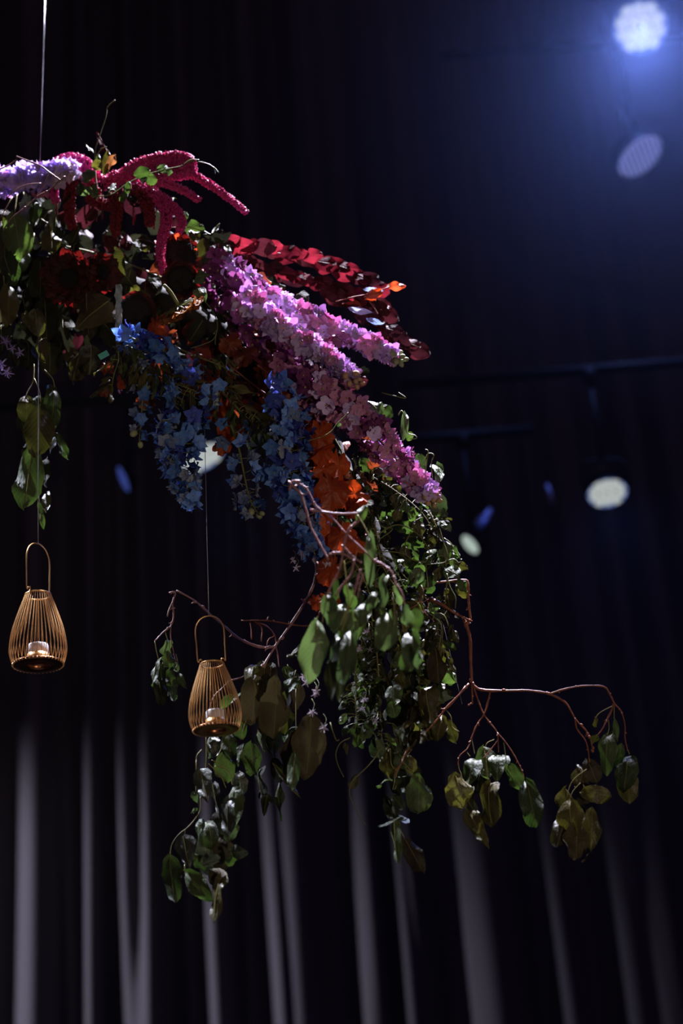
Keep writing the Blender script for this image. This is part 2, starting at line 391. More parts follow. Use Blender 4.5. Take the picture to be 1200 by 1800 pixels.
def spike(label, pts, n, fs, rad, kind, mks, Y=YA, name='delphinium', cat='flower', buds=6, budmat='bud', group=None, taper=.45, droop=.0, t0=0, jitter=.15, pedicel=True, tipmks=None, startmks=None, face=.25):
    """a flower spike: florets set spirally round the stem; fs floret size px, rad spike radius px"""
    pl = spline(px3(pts, Y), 8); s = mpp(pl[0]); T = Thing(name, label, cat, pl[0], group)
    mb = MB(); mb.tube(pl, 2.2 * s, 1.0 * s, 6)
    for i in range(n):
        t = t0 + (1 - t0) * (i + random.uniform(0, .9)) / n; t *= (.93 if buds else 1)
        p, d = along(pl, t); a = d.orthogonal().normalized(); a = Matrix.Rotation(i * 2.39996 + random.uniform(-jitter, jitter) * 4, 3, d) @ a
        k = 1 - (1 - taper) * t ** 1.6
        q = p + a * rad * s * k * random.uniform(.55, 1.0) + DOWN * droop * s * random.uniform(.2, 1) * 10
        if pedicel: mb.tube([p, p.lerp(q, .6) + d * 2 * s, q], .9 * s, .7 * s, 4, cap=False)
        nn = a + d * .25 + tocam(p) * face + rv(.3 if kind == 'ruffled' else .8)
        mk = random.choice(tipmks if (tipmks and t > .75) else (startmks if (startmks and t < .28) else mks))
        place_face(T, 'floret', florm(kind, mk), q, nn, fs * s * (0.62 + .38 * k) * random.uniform(.8, 1.15))
    for i in range(buds):
        t = .90 + .10 * i / max(1, buds - 1); p, d = along(pl, t)
        a = Matrix.Rotation(i * 2.4, 3, d) @ d.orthogonal().normalized()
        q = p + a * (13 - 8 * i / buds) * s + d * 3 * s
        mb.tube([p, q], .7 * s, .6 * s, 4); dd = (a + d * 1.2).normalized()
        place_face(T, 'bud', BUD[budmat], q, dd, (13 - 5 * i / buds) * s)
    T.part('stem', mb.mesh('stem', [M['stem']]))
    return T

# ------------------------------------------------------------------ the setting
def plane_mesh(x0, x1, y0, y1, z, mat):
    mb = MB(); mb.box(((x0 + x1) / 2, (y0 + y1) / 2, z), x1 - x0, y1 - y0, .1); return mb.mesh('floor', [mat], False)
fl = bpy.data.objects.new('floor', plane_mesh(-9, 9, -3, 11.2, -.05, simple('black_stage_floor', (.012, .012, .014), .6))); COL.objects.link(fl); fl['kind'] = 'structure'
mbw = MB(); mbw.box((0, 11.0, 6), 18, .2, 12)
wl = bpy.data.objects.new('wall_back', mbw.mesh('wall_back', [simple('black_wall', (.012, .012, .014), .9)], False)); COL.objects.link(wl); wl['kind'] = 'structure'

# stage curtain: one cloth with deep uneven folds. (pixel x at py 1700, half width px, depth m)
CY = 10.0
folds = [(-150, 30, .24), (-60, 26, .22), (62, 27, .30), (118, 14, .12), (168, 15, .26), (205, 12, .10), (234, 12, .20), (270, 13, .30), (325, 14, .08), (386, 17, .27), (436, 12, .07), (484, 12, .22),
         (532, 24, .33), (590, 14, .08), (632, 9, .10), (664, 19, .30), (714, 17, .27), (745, 8, .16), (800, 14, .06), (858, 30, .33), (915, 14, .07), (950, 10, .12), (990, 22, .24), (1050, 14, .08), (1110, 20, .18),
         (1150, 12, .10), (1190, 18, .18), (1260, 22, .22), (1340, 24, .2)]
fw = [(at(x, 1700, CY).x, hw * .0037, a) for x, hw, a in folds]
def cprof(X, z):
    y = CY + .16
    for i, (c, h, a) in enumerate(fw):
        c2 = c + .03 * math.sin(z * .7 + i * 2.3) * (1 - min(1, z / 8)) ; h2 = h * (1.18 + .12 * math.sin(z * .5 + i))
        d = (X - c2) / h2
        if abs(d) < 3: y -= a * math.exp(-abs(d) ** 2.6)
    if abs(X) > 3.6: y -= .12 * math.sin(X * 9)
    return y
mb = MB(); nx = 1100; nz = 24; vs = []; fs = []
for k in range(nz + 1):
    z = .03 + (11.5 - .03) * k / nz
    for i in range(nx + 1):
        X = -6.2 + 12.4 * i / nx; vs.append((X, cprof(X, z), z))
for k in range(nz):
    for i in range(nx):
        a = k * (nx + 1) + i; fs.append((a, a + 1, a + nx + 2, a + nx + 1))
mb.add(vs, fs)
cm = simple('grey_black_velour', (.085, .080, .090), .95, 0, .12, 500, spec=.15, bump=.15)
whole('stage_curtain', mb.mesh('stage_curtain', [cm]), 'tall black velour stage curtain hanging in deep vertical folds', 'curtain', loc=(0, 10.1, .03))

# ------------------------------------------------------------------ stage lamps on dark pipes
def pipe(p0, p1, label):
    mb = MB(); mb.tube([p0, p1], .025, .025, 12); return whole('lighting_pipe', mb.mesh('lighting_pipe', [M['black']]), label, 'pipe', loc=p0)
WHT = emit('lit_lens', (.86, .93, .90), .50); 
HALO = emit('blue_halo_rim', (.20, .32, .85), .55)  # rim emits by itself, painting the blue halo round the lenses
BLU = emit('dim_blue_lens', (.30, .34, .88), .5)
GRN = emit('pale_lens', (.80, .98, .88), .50)
DBL = emit('deep_blue_lens', (.10, .16, .70), .30)
def stage_lamp(label, px, py, Y, a, b, ang, style, power, col, hang=.45, down=True, cone=70):
    """a, b: half axes in px of the round face as seen; ang: direction of the long axis"""
    p = at(px, py, Y); s = mpp(p); R = a * s; th = math.radians(ang)
    maj = Rv * math.cos(th) + Uv * math.sin(th); mn = -Rv * math.sin(th) + Uv * math.cos(th)
    if mn.z > 0 and down: mn = -mn
    c = min(1, b / a); n = (tocam(p) * c + mn * math.sqrt(1 - c * c)).normalized()
    x = maj - n * maj.dot(n); x.normalize(); y = n.cross(x)
    Mx = Matrix(((x.x, y.x, n.x, p.x), (x.y, y.y, n.y, p.y), (x.z, y.z, n.z, p.z), (0, 0, 0, 1)))
    T = Thing('stage_lamp', label, 'lamp', p)
    h = MB(); h.lathe([(0, -.9 * R), (.55 * R, -.88 * R), (.75 * R, -.6 * R), (.98 * R, -.15 * R), (1.06 * R, 0), (1.06 * R, .06 * R), (1.0 * R, .06 * R), (.99 * R, -.02 * R), (0, -.02 * R)], 32)
    for k in range(6): h.lathe([(.8 * R, -.55 * R + k * .07 * R), (.98 * R, -.53 * R + k * .07 * R), (.8 * R, -.51 * R + k * .07 * R)], 24)
    hs = T.part('housing', h.mesh('housing', [M['black']]), Mx)
    if style == 'led':
        rm = MB(); rm.lathe([(.93 * R, -.01 * R), (.93 * R, .035 * R), (.995 * R, .035 * R), (.995 * R, -.01 * R)], 40)
        T.part('rim', rm.mesh('rim', [HALO]), Mx, hs, Mx)
        lm = MB(); lm.lathe([(0, .10 * R), (.10 * R, .09 * R), (.20 * R, .05 * R), (.245 * R, 0), (.245 * R, -.02 * R)], 14)
        me = lm.mesh('lens', [WHT]); pit = .44 * R
        for row, cnt in enumerate((3, 4, 4, 3)):
            for k in range(cnt):
                T.part('lens', me, Mx @ Matrix.Translation(((k - (cnt - 1) / 2) * pit, (row - 1.5) * pit, 0)), hs, Mx)
    else:
        lm = MB(); lm.lathe([(0, .12 * R), (.4 * R, .10 * R), (.75 * R, .05 * R), (.95 * R, 0)], 32)
        if style == 'ribbed':
            for k in range(-4, 5):
                w_ = math.sqrt(max(.05, .85 - (k * .2) ** 2)) * R
                lm.box((k * .2 * R, 0, .12 * R), .05 * R, 2 * w_, .05 * R, 1)
        T.part('lens', lm.mesh('lens', [{'ribbed': BLU, 'pale': GRN, 'blue': DBL, 'white': WHT}[style], M['black']]), Mx, hs, Mx)
    # yoke and clamp: up to the pipe
    up = Vector((0, 0, 1)); ctr = p - n * .4 * R; side = n.cross(up).normalized()
    y1 = MB(); top = ctr + up * (1.5 * R)
    y1.tube([ctr + side * 1.12 * R, ctr + side * 1.12 * R + up * 1.2 * R, top + side * .8 * R, top - side * .8 * R, ctr - side * 1.12 * R + up * 1.2 * R, ctr - side * 1.12 * R], .09 * R, .09 * R, 6)
    T.part('yoke', y1.mesh('yoke', [M['black']]))
    cl = MB(); cl.tube([top, top + up * hang], .014, .014, 8); cl.blob(top + up * hang, .04, None, 1.2, 8, 6)
    T.part('clamp', cl.mesh('clamp', [M['black']]))
    P = top + up * (hang + .03)
    pipe(P - Vector((.9, 0, 0)), P + Vector((1.3 if px > 900 else .35, 0, 0)), 'dark pipe above the ' + label)
    if power:
        l = bpy.data.lights.new('lamp_beam', 'SPOT'); l.energy = power; l.color = col; l.spot_size = math.radians(cone); l.spot_blend = 1; l.shadow_soft_size = R * .8
        o = bpy.data.objects.new('lamp_beam', l); COL.objects.link(o); o.location = p + n * .2 * R; look(o, p + n * 3)
    return T
stage_lamp('round cluster lamp glowing at the upper right corner', 1125, 47, 6.6, 47, 44, 12, 'led', 290, (.17, .28, .95), cone=150)
stage_lamp('tilted cluster lamp at right centre', 1067, 866, 7.0, 35, 25, 14, 'led', 40, (.12, .25, 1.0), cone=130)
stage_lamp('lit cluster lamp behind the blue flowers', 355, 804, 7.0, 42, 19, 28, 'led', 12, (.12, .25, 1.0), cone=110)
stage_lamp('ribbed blue lamp below the corner lamp', 1125, 275, 6.9, 46, 27, 42, 'ribbed', 0, None)
stage_lamp('small pale lamp near the leaves right of the arch', 826, 957, 7.2, 20, 9, -50, 'pale', 0, None)
stage_lamp('slim blue lamp seen edge on left of the blue flowers', 217, 842, 7.2, 25, 9, -68, 'blue', 0, None, hang=.3)
for (a, b, c) in (((838, 925), (862, 895), 'blue lit angled bracket above the small pale lamp'), ((960, 852), (970, 885), 'short blue lit bracket left of the tilted cluster lamp')):
    p, q = at(*a, 7.3), at(*b, 7.3); mb = MB()
    mb.tube([p, p.lerp(q, .5) + Rv * .004, q], .028 if a[0] < 900 else .012, .012, 10)
    whole('lamp_bracket', mb.mesh('lamp_bracket', [simple('blue_grey_metal', (.30, .35, .60), .35, .4)]), c, 'bracket', loc=p)
spot('bracket_light', at(1010, 900, 6.7), at(850, 912, 7.3), 14, (.15, .25, 1.0), 9, 1, .05)

# thin stage haze before the curtain, thickened at the corner lamp to shape its glow
hz = bpy.data.materials.new('stage_haze'); hz.use_nodes = True; nt = hz.node_tree; nt.nodes.clear()
vsn = nt.nodes.new('ShaderNodeVolumeScatter'); vsn.inputs['Density'].default_value = .005
tcn = nt.nodes.new('ShaderNodeNewGeometry'); dist = nt.nodes.new('ShaderNodeVectorMath'); dist.operation = 'DISTANCE'; dist.inputs[1].default_value = at(1160, 20, 6.6)
nt.links.new(tcn.outputs['Position'], dist.inputs[0]); mr = nt.nodes.new('ShaderNodeMapRange'); mr.interpolation_type = 'SMOOTHERSTEP'
mr.inputs['From Min'].default_value = 0; mr.inputs['From Max'].default_value = 2.8; mr.inputs['To Min'].default_value = .07; mr.inputs['To Max'].default_value = .0035
nt.links.new(dist.outputs['Value'], mr.inputs['Value']); nt.links.new(mr.outputs[0], vsn.inputs['Density'])
vsn.inputs['Density'].default_value = .005; vsn.inputs['Color'].default_value = (.9, .9, 1, 1); vsn.inputs['Anisotropy'].default_value = .25
nt.links.new(vsn.outputs[0], nt.nodes.new('ShaderNodeOutputMaterial').inputs['Volume'])
mb = MB(); mb.box((0, 7.3, 5.6), 11, 4.6, 11)
ho = whole('stage_haze', mb.mesh('stage_haze', [hz], False), 'thin bluish haze in the air around the stage lamps', 'haze', loc=(0, 7.3, .1)); ho['kind'] = 'stuff'

# ------------------------------------------------------------------ arch core, cables
ARCH = [(-140, 470), (-40, 440), (100, 440), (220, 470), (330, 520), (430, 590), (530, 690), (600, 800), (650, 920), (690, 1050), (705, 1160), (700, 1240)]
apl = spline(px3(ARCH, YA + .07), 8)
mb = MB()
for rr in (0,): mb.tube([p + Vector((0, .03, -.03)) for p in apl], .032, .022, 10, jit=.3)
whole('arch_frame', mb.mesh('arch_frame', [M['core']]), 'dark mossy core of the hanging flower arch', 'frame', loc=apl[0])
def cable(label, p, q, r=.0006, name='hanging_wire'):
    mb = MB(); mb.tube([p, p.lerp(q, .33), p.lerp(q, .66), q], r, r, 5); return whole(name, mb.mesh(name, [M['cable']]), label, 'wire', loc=p)
cable('steel wire rising from the arch top to the upper left', at(69, 330, YA + .05), at(81, -60, YA + .05), .0007)
cable('dark wire loop hanging beside the right of the column', at(770, 1060, YA + .05), at(812, 1238, YA + .05), .0004)

# ------------------------------------------------------------------ lanterns
def lantern(label, px, py, Y, sc, rot, tilt, hx):
    base = at(px, py, Y); T = Thing('wire_lantern', label, 'lantern', base)
    s = mpp(base) * sc; Mx = Matrix.Translation(base) @ Matrix.Rotation(tilt, 4, 'Y') @ Matrix.Rotation(rot, 4, 'Z') @ Matrix.Scale(s, 4)
    prof = spline([Vector((41, 0, 0)), Vector((45.5, 0, 12)), Vector((47.5, 0, 30)), Vector((43, 0, 60)), Vector((33, 0, 92)), Vector((24.5, 0, 116)), Vector((21.5, 0, 124))], 4)
    cage = MB()
    for k in range(40):
        q = 2 * PI * k / 40; cage.tube([Vector((p.x * math.cos(q), p.x * math.sin(q), p.z)) for p in prof], .72, .68, 5, cap=False)
        cage.blob((41.5 * math.cos(q), 41.5 * math.sin(q), 0), 1.9, None, 1, 5, 4)
    T.part('wire_cage', cage.mesh('wire_cage', [M['gold']]), Mx)
    ring = lambda R, z, r: [Vector((R * math.cos(a * 2 * PI / 40), R * math.sin(a * 2 * PI / 40), z)) for a in range(41)]
    t = MB(); t.tube(ring(21.5, 124, 1), 1.5, 1.5, 6, cap=False); T.part('top_ring', t.mesh('top_ring', [M['gold']]), Mx)
    d = MB(); d.lathe([(0, 5), (17, 5), (17.5, 4), (18, -1), (22, -2), (23, -1), (26, -2.2), (39, -1.5), (42, 0), (42, 2), (40, 3.5), (30, 4), (0, 7)], 40)
    T.part('base_plate', d.mesh('base_plate', [M['copper']]), Mx)
    h = MB()
    arc = [Vector((25.5, 0, 136)), Vector((25.8, 0, 160)), Vector((26.5, 0, 182)), Vector((25, 0, 197)), Vector((19, 0, 209)), Vector((10, 0, 216)), Vector((0, 0, 218))]
    full = [Vector((21.5, 0, 124.5)), Vector((17.8, 0, 129)), Vector((18.5, 0, 134)), Vector((22, 0, 133.5)), Vector((24.6, 0, 129.5))] + arc
    full = full + [Vector((-p.x, p.y, p.z)) for p in full[:-1]][::-1]
    h.tube(spline(full, 4), 1.15, 1.15, 6); T.part('handle', h.mesh('handle', [M['gold']]), Mx)
    # candle standing on the base plate
    cb = Mx @ Vector((0, 0, 7)); C = Thing('tea_light', 'white tea light standing inside the ' + label.replace('gold wire ', '').replace(' hanging', ''), 'candle', cb)
    Mc = Matrix.Translation(cb) @ Matrix.Rotation(tilt, 4, 'Y') @ Matrix.Scale(s, 4)
    c = MB(); c.lathe([(0, 0), (17.5, 0), (18, .5), (18, 12), (17.2, 12), (17.2, 1.5), (0, 1.5)], 32); C.part('cup', c.mesh('cup', [M['gold']]), Mc)
    c = MB(); c.lathe([(0, 1.6), (16.9, 1.6), (17, 26), (16, 28.5), (12, 28), (4, 26), (0, 26)], 32); wx = C.part('wax', c.mesh('wax', [M['wax']]), Mc)
    c = MB(); c.tube([(0, 0, 26), (.4, 0, 30), (1.5, 0, 33)], .8, .7, 5); C.part('wick', c.mesh('wick', [M['black']]), Mc, wx, Mc)
    return Mx @ Vector((0, 0, 218.5))
t1 = lantern('gold wire lantern hanging at the left edge', 67, 1169, YA - .10, 1.06, .95, .0, 0)
t2 = lantern('gold wire lantern hanging in front of the bare twig', 380, 1283, YA - .12, .98, .12, -.02, 0)
cable('thin wire holding the left edge lantern', t1, at(68, 560, YA - .06), .0006)
cable('thin wire holding the lantern by the bare twig', t2, at(357, 640, YA - .05), .0006)

# ------------------------------------------------------------------ plants: twigs and branches
def branch(label, segs, mat='twig', Y=YA, name='bare_twig', cat='branch', group=None, knots=True, nleaf=None):
    """segs: list of (pixel path, r0 px, r1 px)"""
    first = at(*segs[0][0][0][:2], Y); s = mpp(first); T = Thing(name, label, cat, first, group); mb = MB()
    for pts, r0, r1 in segs:
        pl = spline(px3(pts, Y), 4); mb.tube(pl, r0 * s, r1 * s, 7, jit=.35)
        if knots and r0 > .8:
            for _ in range(max(1, len(pl) // 5)):
                p, d = along(pl, random.random()); a = d.cross(rv(1)).normalized()
                mb.blob(p + a * r0 * .5 * s, r0 * 1.25 * s, d, 1.2, 6, 4)
                if random.random() < .4: mb.tube([p, p + a * r0 * 3.2 * s + d * 2 * s], r0 * .6 * s, r0 * .5 * s, 5)
    T.part('wood', mb.mesh('wood', [M[mat]])); return T
def stalks(T, paths, Y=YA, r=.8, mat='petiole', name='leaf_stalk'):
    for pts in paths:
        pl = spline(px3(pts, Y), 5); mb = MB(); mb.tube(pl, r * mpp(pl[0]), r * .8 * mpp(pl[0]), 5)
        T.part(name, mb.mesh(name, [M[mat]]))
def leaves(T, rows, Y=YA):
    for r in rows:
        x0, y0, x1, y1, w_, kind, mk = r[:7]; dy = r[7] if len(r) > 7 else random.uniform(-.02, .02); roll = r[8] if len(r) > 8 else None
        leaf_px(T, x0, y0, x1, y1, w_, kind, mk, Y + dy, random.uniform(-.02, .02), roll)
O, H, RD, LN = 'ovate', 'heart', 'round', 'lance'

# -- right hand branch
T = branch('long red-brown branch reaching out to the right with two drooping leaf bunches', [
    ([(700, 1080), (722, 1068), (738, 1052), (746, 1034), (762, 1025), (790, 1022), (818, 1020), (822, 1030), (823, 1052), (825, 1076), (827, 1090)], 1.8, 2.4),
    ([(756, 1053, 2.86), (775, 1062, 2.84), (800, 1078, 2.84), (829, 1092, 2.88)], 3.0, 1.6),
    ([(814, 1085), (822, 1106), (826, 1125), (827, 1160), (829, 1200)], 2.8, 2.4),
    ([(830, 1200), (838, 1210), (858, 1214), (900, 1214), (930, 1214), (965, 1220), (992, 1234), (1003, 1250), (1012, 1266), (1030, 1285), (1038, 1302), (1042, 1322)], 2.4, 1.1),
    ([(1010, 1262), (1014, 1282), (1030, 1305), (1036, 1340)], 1.5, 1.1),
    ([(965, 1220), (990, 1212), (1022, 1206), (1060, 1207), (1072, 1222), (1080, 1238), (1091, 1250), (1098, 1275), (1098, 1298), (1103, 1320)], 1.7, 1.1),
    ([(1078, 1236), (1074, 1250), (1066, 1266), (1058, 1282), (1050, 1292)], 1.5, 1.0),
    ([(829, 1200), (830, 1238)], 1.6, 1.2), ([(829, 1236), (822, 1240)], 1.4, 1.2),
    ([(824, 1202), (806, 1222), (784, 1244), (764, 1270), (741, 1293)], 1.9, 1.2), ([(818, 1206), (795, 1236), (784, 1246)], 1.2, .9),
    ([(832, 1206), (838, 1225), (848, 1252), (860, 1270), (873, 1287), (875, 1305), (876, 1322)], 1.5, .9),
    ([(873, 1288), (886, 1302), (900, 1322), (915, 1350), (921, 1368)], 1.3, .8),
    ([(861, 1216), (856, 1240), (850, 1256), (838, 1274), (829, 1296), (822, 1315), (808, 1328), (804, 1345)], 1.5, .9),
    ([(874, 1302), (862, 1318), (848, 1334)], .9, .7)], name='leafy_branch')
stalks(T, [[(805, 1332), (806, 1350), (811, 1365), (815, 1410)], [(829, 1300), (832, 1316), (834, 1325)], [(858, 1330), (854, 1342), (858, 1375), (863, 1420)],
    [(885, 1305), (890, 1340), (894, 1350)], [(868, 1300), (856, 1306), (851, 1318)], [(921, 1368), (921, 1372)], [(820, 1322), (826, 1330)],
    [(1031, 1352), (1012, 1366), (1002, 1380), (996, 1400)], [(1020, 1376), (1006, 1392), (998, 1415)], [(1078, 1240), (1055, 1252), (1046, 1262)], [(1069, 1265), (1070, 1280), (1067, 1292)],
    [(1079, 1238), (1079, 1262), (1080, 1270)], [(1103, 1318), (1106, 1326)], [(784, 1248), (792, 1260), (795, 1278), (807, 1286)]])
leaves(T, [
    (800, 1362, 818, 1420, 50, O, 'olive', -.02, .1), (804, 1378, 836, 1432, 44, H, 'dark', .03), (858, 1374, 856, 1452, 56, O, 'olive', -.03, .05), (833, 1326, 822, 1378, 38, O, 'green'),
    (850, 1316, 862, 1366, 42, O, 'green', .02), (878, 1322, 872, 1376, 40, H, 'green', .0), (893, 1346, 916, 1386, 34, O, 'green', -.01, .5), (903, 1368, 926, 1388, 26, H, 'dark', .01),
    (925, 1374, 944, 1452, 44, O, 'green', -.03, -.15), (822, 1424, 856, 1490, 34, H, 'olive', -.02, .1), (846, 1345, 838, 1395, 36, O, 'dark', .04),
    (1066, 1290, 1064, 1364, 40, O, 'green', -.01, .2), (1104, 1326, 1096, 1392, 44, O, 'green', -.02, 0), (1100, 1352, 1108, 1414, 40, O, 'olive', .02), (1092, 1306, 1084, 1352, 20, LN, 'green', .0),
    (1080, 1262, 1086, 1304, 11, LN, 'green'), (1046, 1262, 1052, 1278, 16, RD, 'olive'), (1050, 1290, 1040, 1312, 14, LN, 'olive'),
    (1034, 1340, 1050, 1378, 36, O, 'brown', .01), (1026, 1344, 1018, 1388, 32, O, 'olive', .02), (1028, 1392, 1076, 1400, 34, O, 'olive', -.03, .5), (1022, 1370, 1034, 1410, 36, O, 'brown', .02),
    (998, 1385, 990, 1432, 34, O, 'olive', .02), (1000, 1408, 1004, 1475, 54, O, 'olive', -.03, .1), (994, 1432, 980, 1488, 36, O, 'olive', -.01), (1040, 1425, 1040, 1492, 36, O, 'olive', -.01, -.3),
    (1012, 1450, 1016, 1510, 50, O, 'brown', -.02), (1040, 1495, 1020, 1514, 18, LN, 'brown', -.04, .9), (1018, 1420, 1030, 1480, 44, O, 'dark', .04),
    (776, 1258, 768, 1302, 30, O, 'olive', -.0), (786, 1268, 800, 1306, 26, O, 'olive', .01)])

# -- branch crossing behind the second lantern
T = branch('curved purplish branch sweeping left behind the lantern to a small leaf bunch', [
    ([(556, 988), (556, 1010), (546, 1040), (530, 1068), (512, 1096), (486, 1132), (472, 1155), (462, 1172)], 3.0, 1.6),
    ([(484, 1137), (462, 1138), (440, 1132), (416, 1120), (398, 1104), (376, 1086), (352, 1064), (336, 1052), (310, 1038)], 2.4, 1.4),
    ([(297, 1042), (308, 1042), (303, 1060), (305, 1082), (300, 1100), (286, 1112), (272, 1127)], 1.7, 1.0), ([(304, 1056), (297, 1072), (294, 1084)], 1.1, 1.2),
    ([(300, 1100), (300, 1120), (304, 1142), (309, 1164)], 1.1, .8), ([(484, 1136), (488, 1150), (490, 1172)], 1.2, .8)], mat='ptwig', name='leafy_branch')
stalks(T, [[(272, 1127), (275, 1145), (279, 1160)], [(290, 1110), (296, 1130), (301, 1150)], [(309, 1150), (312, 1165), (308, 1175)]])
leaves(T, [(300, 1126, 290, 1152, 22, O, 'bright', 0), (296, 1146, 300, 1172, 22, O, 'green', -.01), (277, 1152, 266, 1205, 20, O, 'green', 0, .9), (282, 1162, 283, 1196, 16, O, 'green', -.01),
    (276, 1190, 290, 1236, 26, O, 'dark', .01), (298, 1178, 300, 1206, 20, RD, 'green', -.02, .9), (308, 1164, 311, 1180, 12, O, 'bright'), (300, 1190, 302, 1232, 26, O, 'bright', -.01, .3), (309, 1186, 328, 1208, 18, H, 'green', -.01, .4)])
T = branch('dark reddish twig with short forks between the lantern and the leaves', [
    ([(563, 1075), (556, 1088), (544, 1100), (520, 1099), (495, 1095), (470, 1091), (447, 1091), (424, 1091)], 1.8, 1.2),
    ([(440, 1092), (442, 1108), (442, 1124)], 1.3, 1.1), ([(446, 1092), (460, 1104), (459, 1128)], 1.3, .9), ([(452, 1094), (470, 1102), (482, 1116), (486, 1136)], 1.3, .9), ([(469, 1091), (472, 1084)], 1.1, .9), ([(482, 1118), (472, 1124), (468, 1138)], 1, .7)])
T = branch('thin purplish twig curving down behind the wire lantern', [([(440, 1183), (422, 1192), (404, 1197), (388, 1212), (376, 1224), (370, 1240), (363, 1262)], 1.3, .8)], mat='ptwig', Y=YA + .02)
leaves(T, [(422, 1218, 402, 1232, 20, O, 'bright', -.02), (408, 1222, 388, 1246, 18, O, 'green', 0)], YA + .05)

# -- foreground blurred twig and leaf bunch, nearer the lens
YF = 2.50
T = branch('pale pinkish foreground twig crossing in front of the orange leaves', [
    ([(506, 846), (516, 856), (528, 868), (536, 892), (545, 924), (556, 946), (568, 968), (577, 984)], 2.4, 2.0),
    ([(508, 862), (514, 846), (528, 846)], 2.2, 1.6), ([(520, 848), (536, 856), (545, 870), (556, 890), (585, 912), (608, 938), (640, 968), (655, 985)], 1.5, 1.2), ([(545, 896), (562, 899), (595, 903), (628, 902)], 2.0, 1.6),
    ([(577, 975), (598, 972), (622, 984)], 2.2, 2.0), ([(630, 915), (612, 932), (604, 958), (600, 985), (592, 1010), (576, 1040)], 2.4, 1.6), ([(622, 984), (616, 1010), (600, 1030), (590, 1048)], 2.2, 1.5),
    ([(600, 958), (620, 978), (636, 990)], 1.8, 1.5), ([(640, 930, YA), (648, 960, 2.7), (655, 985)], 1.4, 1.4), ([(655, 985), (672, 992), (688, 1006), (694, 1024), (706, 1042), (710, 1060)], 2.0, 1.4), ([(634, 1000), (628, 1020), (622, 1045)], 2.0, 1.3), ([(640, 1006), (632, 1030), (628, 1050)], 1.6, 1.2)],
    mat='ptwig', Y=YF, name='foreground_branch')
stalks(T, [[(628, 905), (640, 925), (650, 945)], [(604, 985), (608, 1020), (612, 1060), (598, 1100)], [(622, 1045), (610, 1080), (600, 1110)], [(694, 1024), (690, 1050), (693, 1070), (692, 1100)],
    [(706, 1042), (712, 1070), (710, 1085)], [(576, 1040), (572, 1060), (566, 1095)]], YF, 1.2)
leaves(T, [(642, 890, 628, 914, 18, RD, 'green', .02), (650, 940, 652, 1030, 24, O, 'bright', 0, .1), (672, 1012, 668, 1068, 30, O, 'bright', .02), (694, 1030, 700, 1066, 22, O, 'bright', .0),
    (560, 1094, 545, 1202, 46, O, 'bright', .0, .1), (572, 1050, 585, 1105, 40, O, 'bright', .03), (600, 1058, 590, 1112, 40, O, 'bright', .02), (602, 1105, 590, 1190, 36, O, 'green', .03), (622, 1075, 612, 1140, 40, O, 'green', .02),
    (618, 1110, 606, 1200, 36, O, 'bright', -.02, -.1), (600, 1165, 596, 1232, 26, H, 'bright', 0), (577, 1150, 582, 1228, 24, O, 'green', .01), (640, 1060, 634, 1100, 30, O, 'bright', .03),
    (684, 1078, 678, 1142, 46, O, 'bright', -.0, .1), (712, 1064, 710, 1100, 26, RD, 'bright', -.01), (726, 1112, 724, 1178, 44, O, 'green', .02, -.1), (728, 1072, 736, 1112, 34, O, 'green', .04), (656, 1040, 648, 1075, 24, O, 'bright', .01),
    (590, 1020, 584, 1060, 26, O, 'green', .03), (610, 1030, 618, 1072, 28, O, 'green', .03), (736, 1140, 738, 1178, 14, O, 'bright', -.01)], YF)

# -- drooping bunches below and left of the column
T = Thing('leafy_branch', 'bunch of dark leaves with bluish white tops hanging below the lantern', 'foliage', at(375, 1300))
stalks(T, [[(352, 1400), (352, 1422), (345, 1436), (332, 1452), (314, 1467), (302, 1485), (298, 1510)], [(325, 1458), (324, 1470)], [(366, 1342), (378, 1354), (390, 1368), (397, 1385)], [(372, 1336), (385, 1342), (389, 1350)], [(377, 1347), (395, 1350), (405, 1362), (408, 1380)],
    [(392, 1306), (388, 1318), (384, 1325)], [(355, 1317), (346, 1328), (344, 1345)], [(345, 1335), (344, 1400)], [(362, 1292), (362, 1340), (356, 1380), (352, 1420)], [(324, 1520), (325, 1540)]], YA, 1.0)
leaves(T, [(298, 1508, 304, 1582, 42, O, 'green', -.03, .15), (322, 1470, 330, 1524, 42, H, 'sheen', -.02, .1), (326, 1534, 372, 1582, 40, O, 'green', 0, .8), (385, 1540, 370, 1620, 34, O, 'olive', -.03, .1),
    (380, 1520, 392, 1560, 36, O, 'brown', .0), (352, 1356, 366, 1410, 42, H, 'sheen', -.01, .4), (408, 1378, 412, 1452, 44, O, 'green', -.02, .1), (400, 1402, 396, 1470, 34, O, 'sheen', -.04, -.2), (410, 1440, 405, 1480, 26, O, 'bright', -.01),
    (374, 1378, 380, 1430, 30, O, 'sheen', .0), (392, 1326, 404, 1372, 40, O, 'green', .02), (362, 1300, 366, 1334, 18, O, 'green', -.01, 1.1), (340, 1395, 348, 1412, 14, H, 'bright'), (352, 1440, 346, 1476, 24, H, 'bright', 0), (366, 1440, 374, 1490, 32, O, 'green', .02),
    (360, 1470, 372, 1540, 48, O, 'sheen', .03), (356, 1516, 386, 1512, 30, O, 'sheen', -.02, 1.0), (404, 1500, 432, 1496, 28, O, 'sheen', -.02, .9), (400, 1520, 424, 1500, 24, O, 'green', -.01, .8), (392, 1470, 398, 1530, 40, O, 'brown', .02),
    (344, 1500, 362, 1530, 24, O, 'green', -.01), (420, 1360, 424, 1400, 30, O, 'sheen', .04), (346, 1420, 334, 1432, 8, LN, 'green', -.01, 1), (384, 1430, 392, 1480, 42, O, 'sheen', .05), (398, 1290, 408, 1330, 30, O, 'green', .04), (378, 1292, 380, 1330, 26, O, 'sheen', .05)])
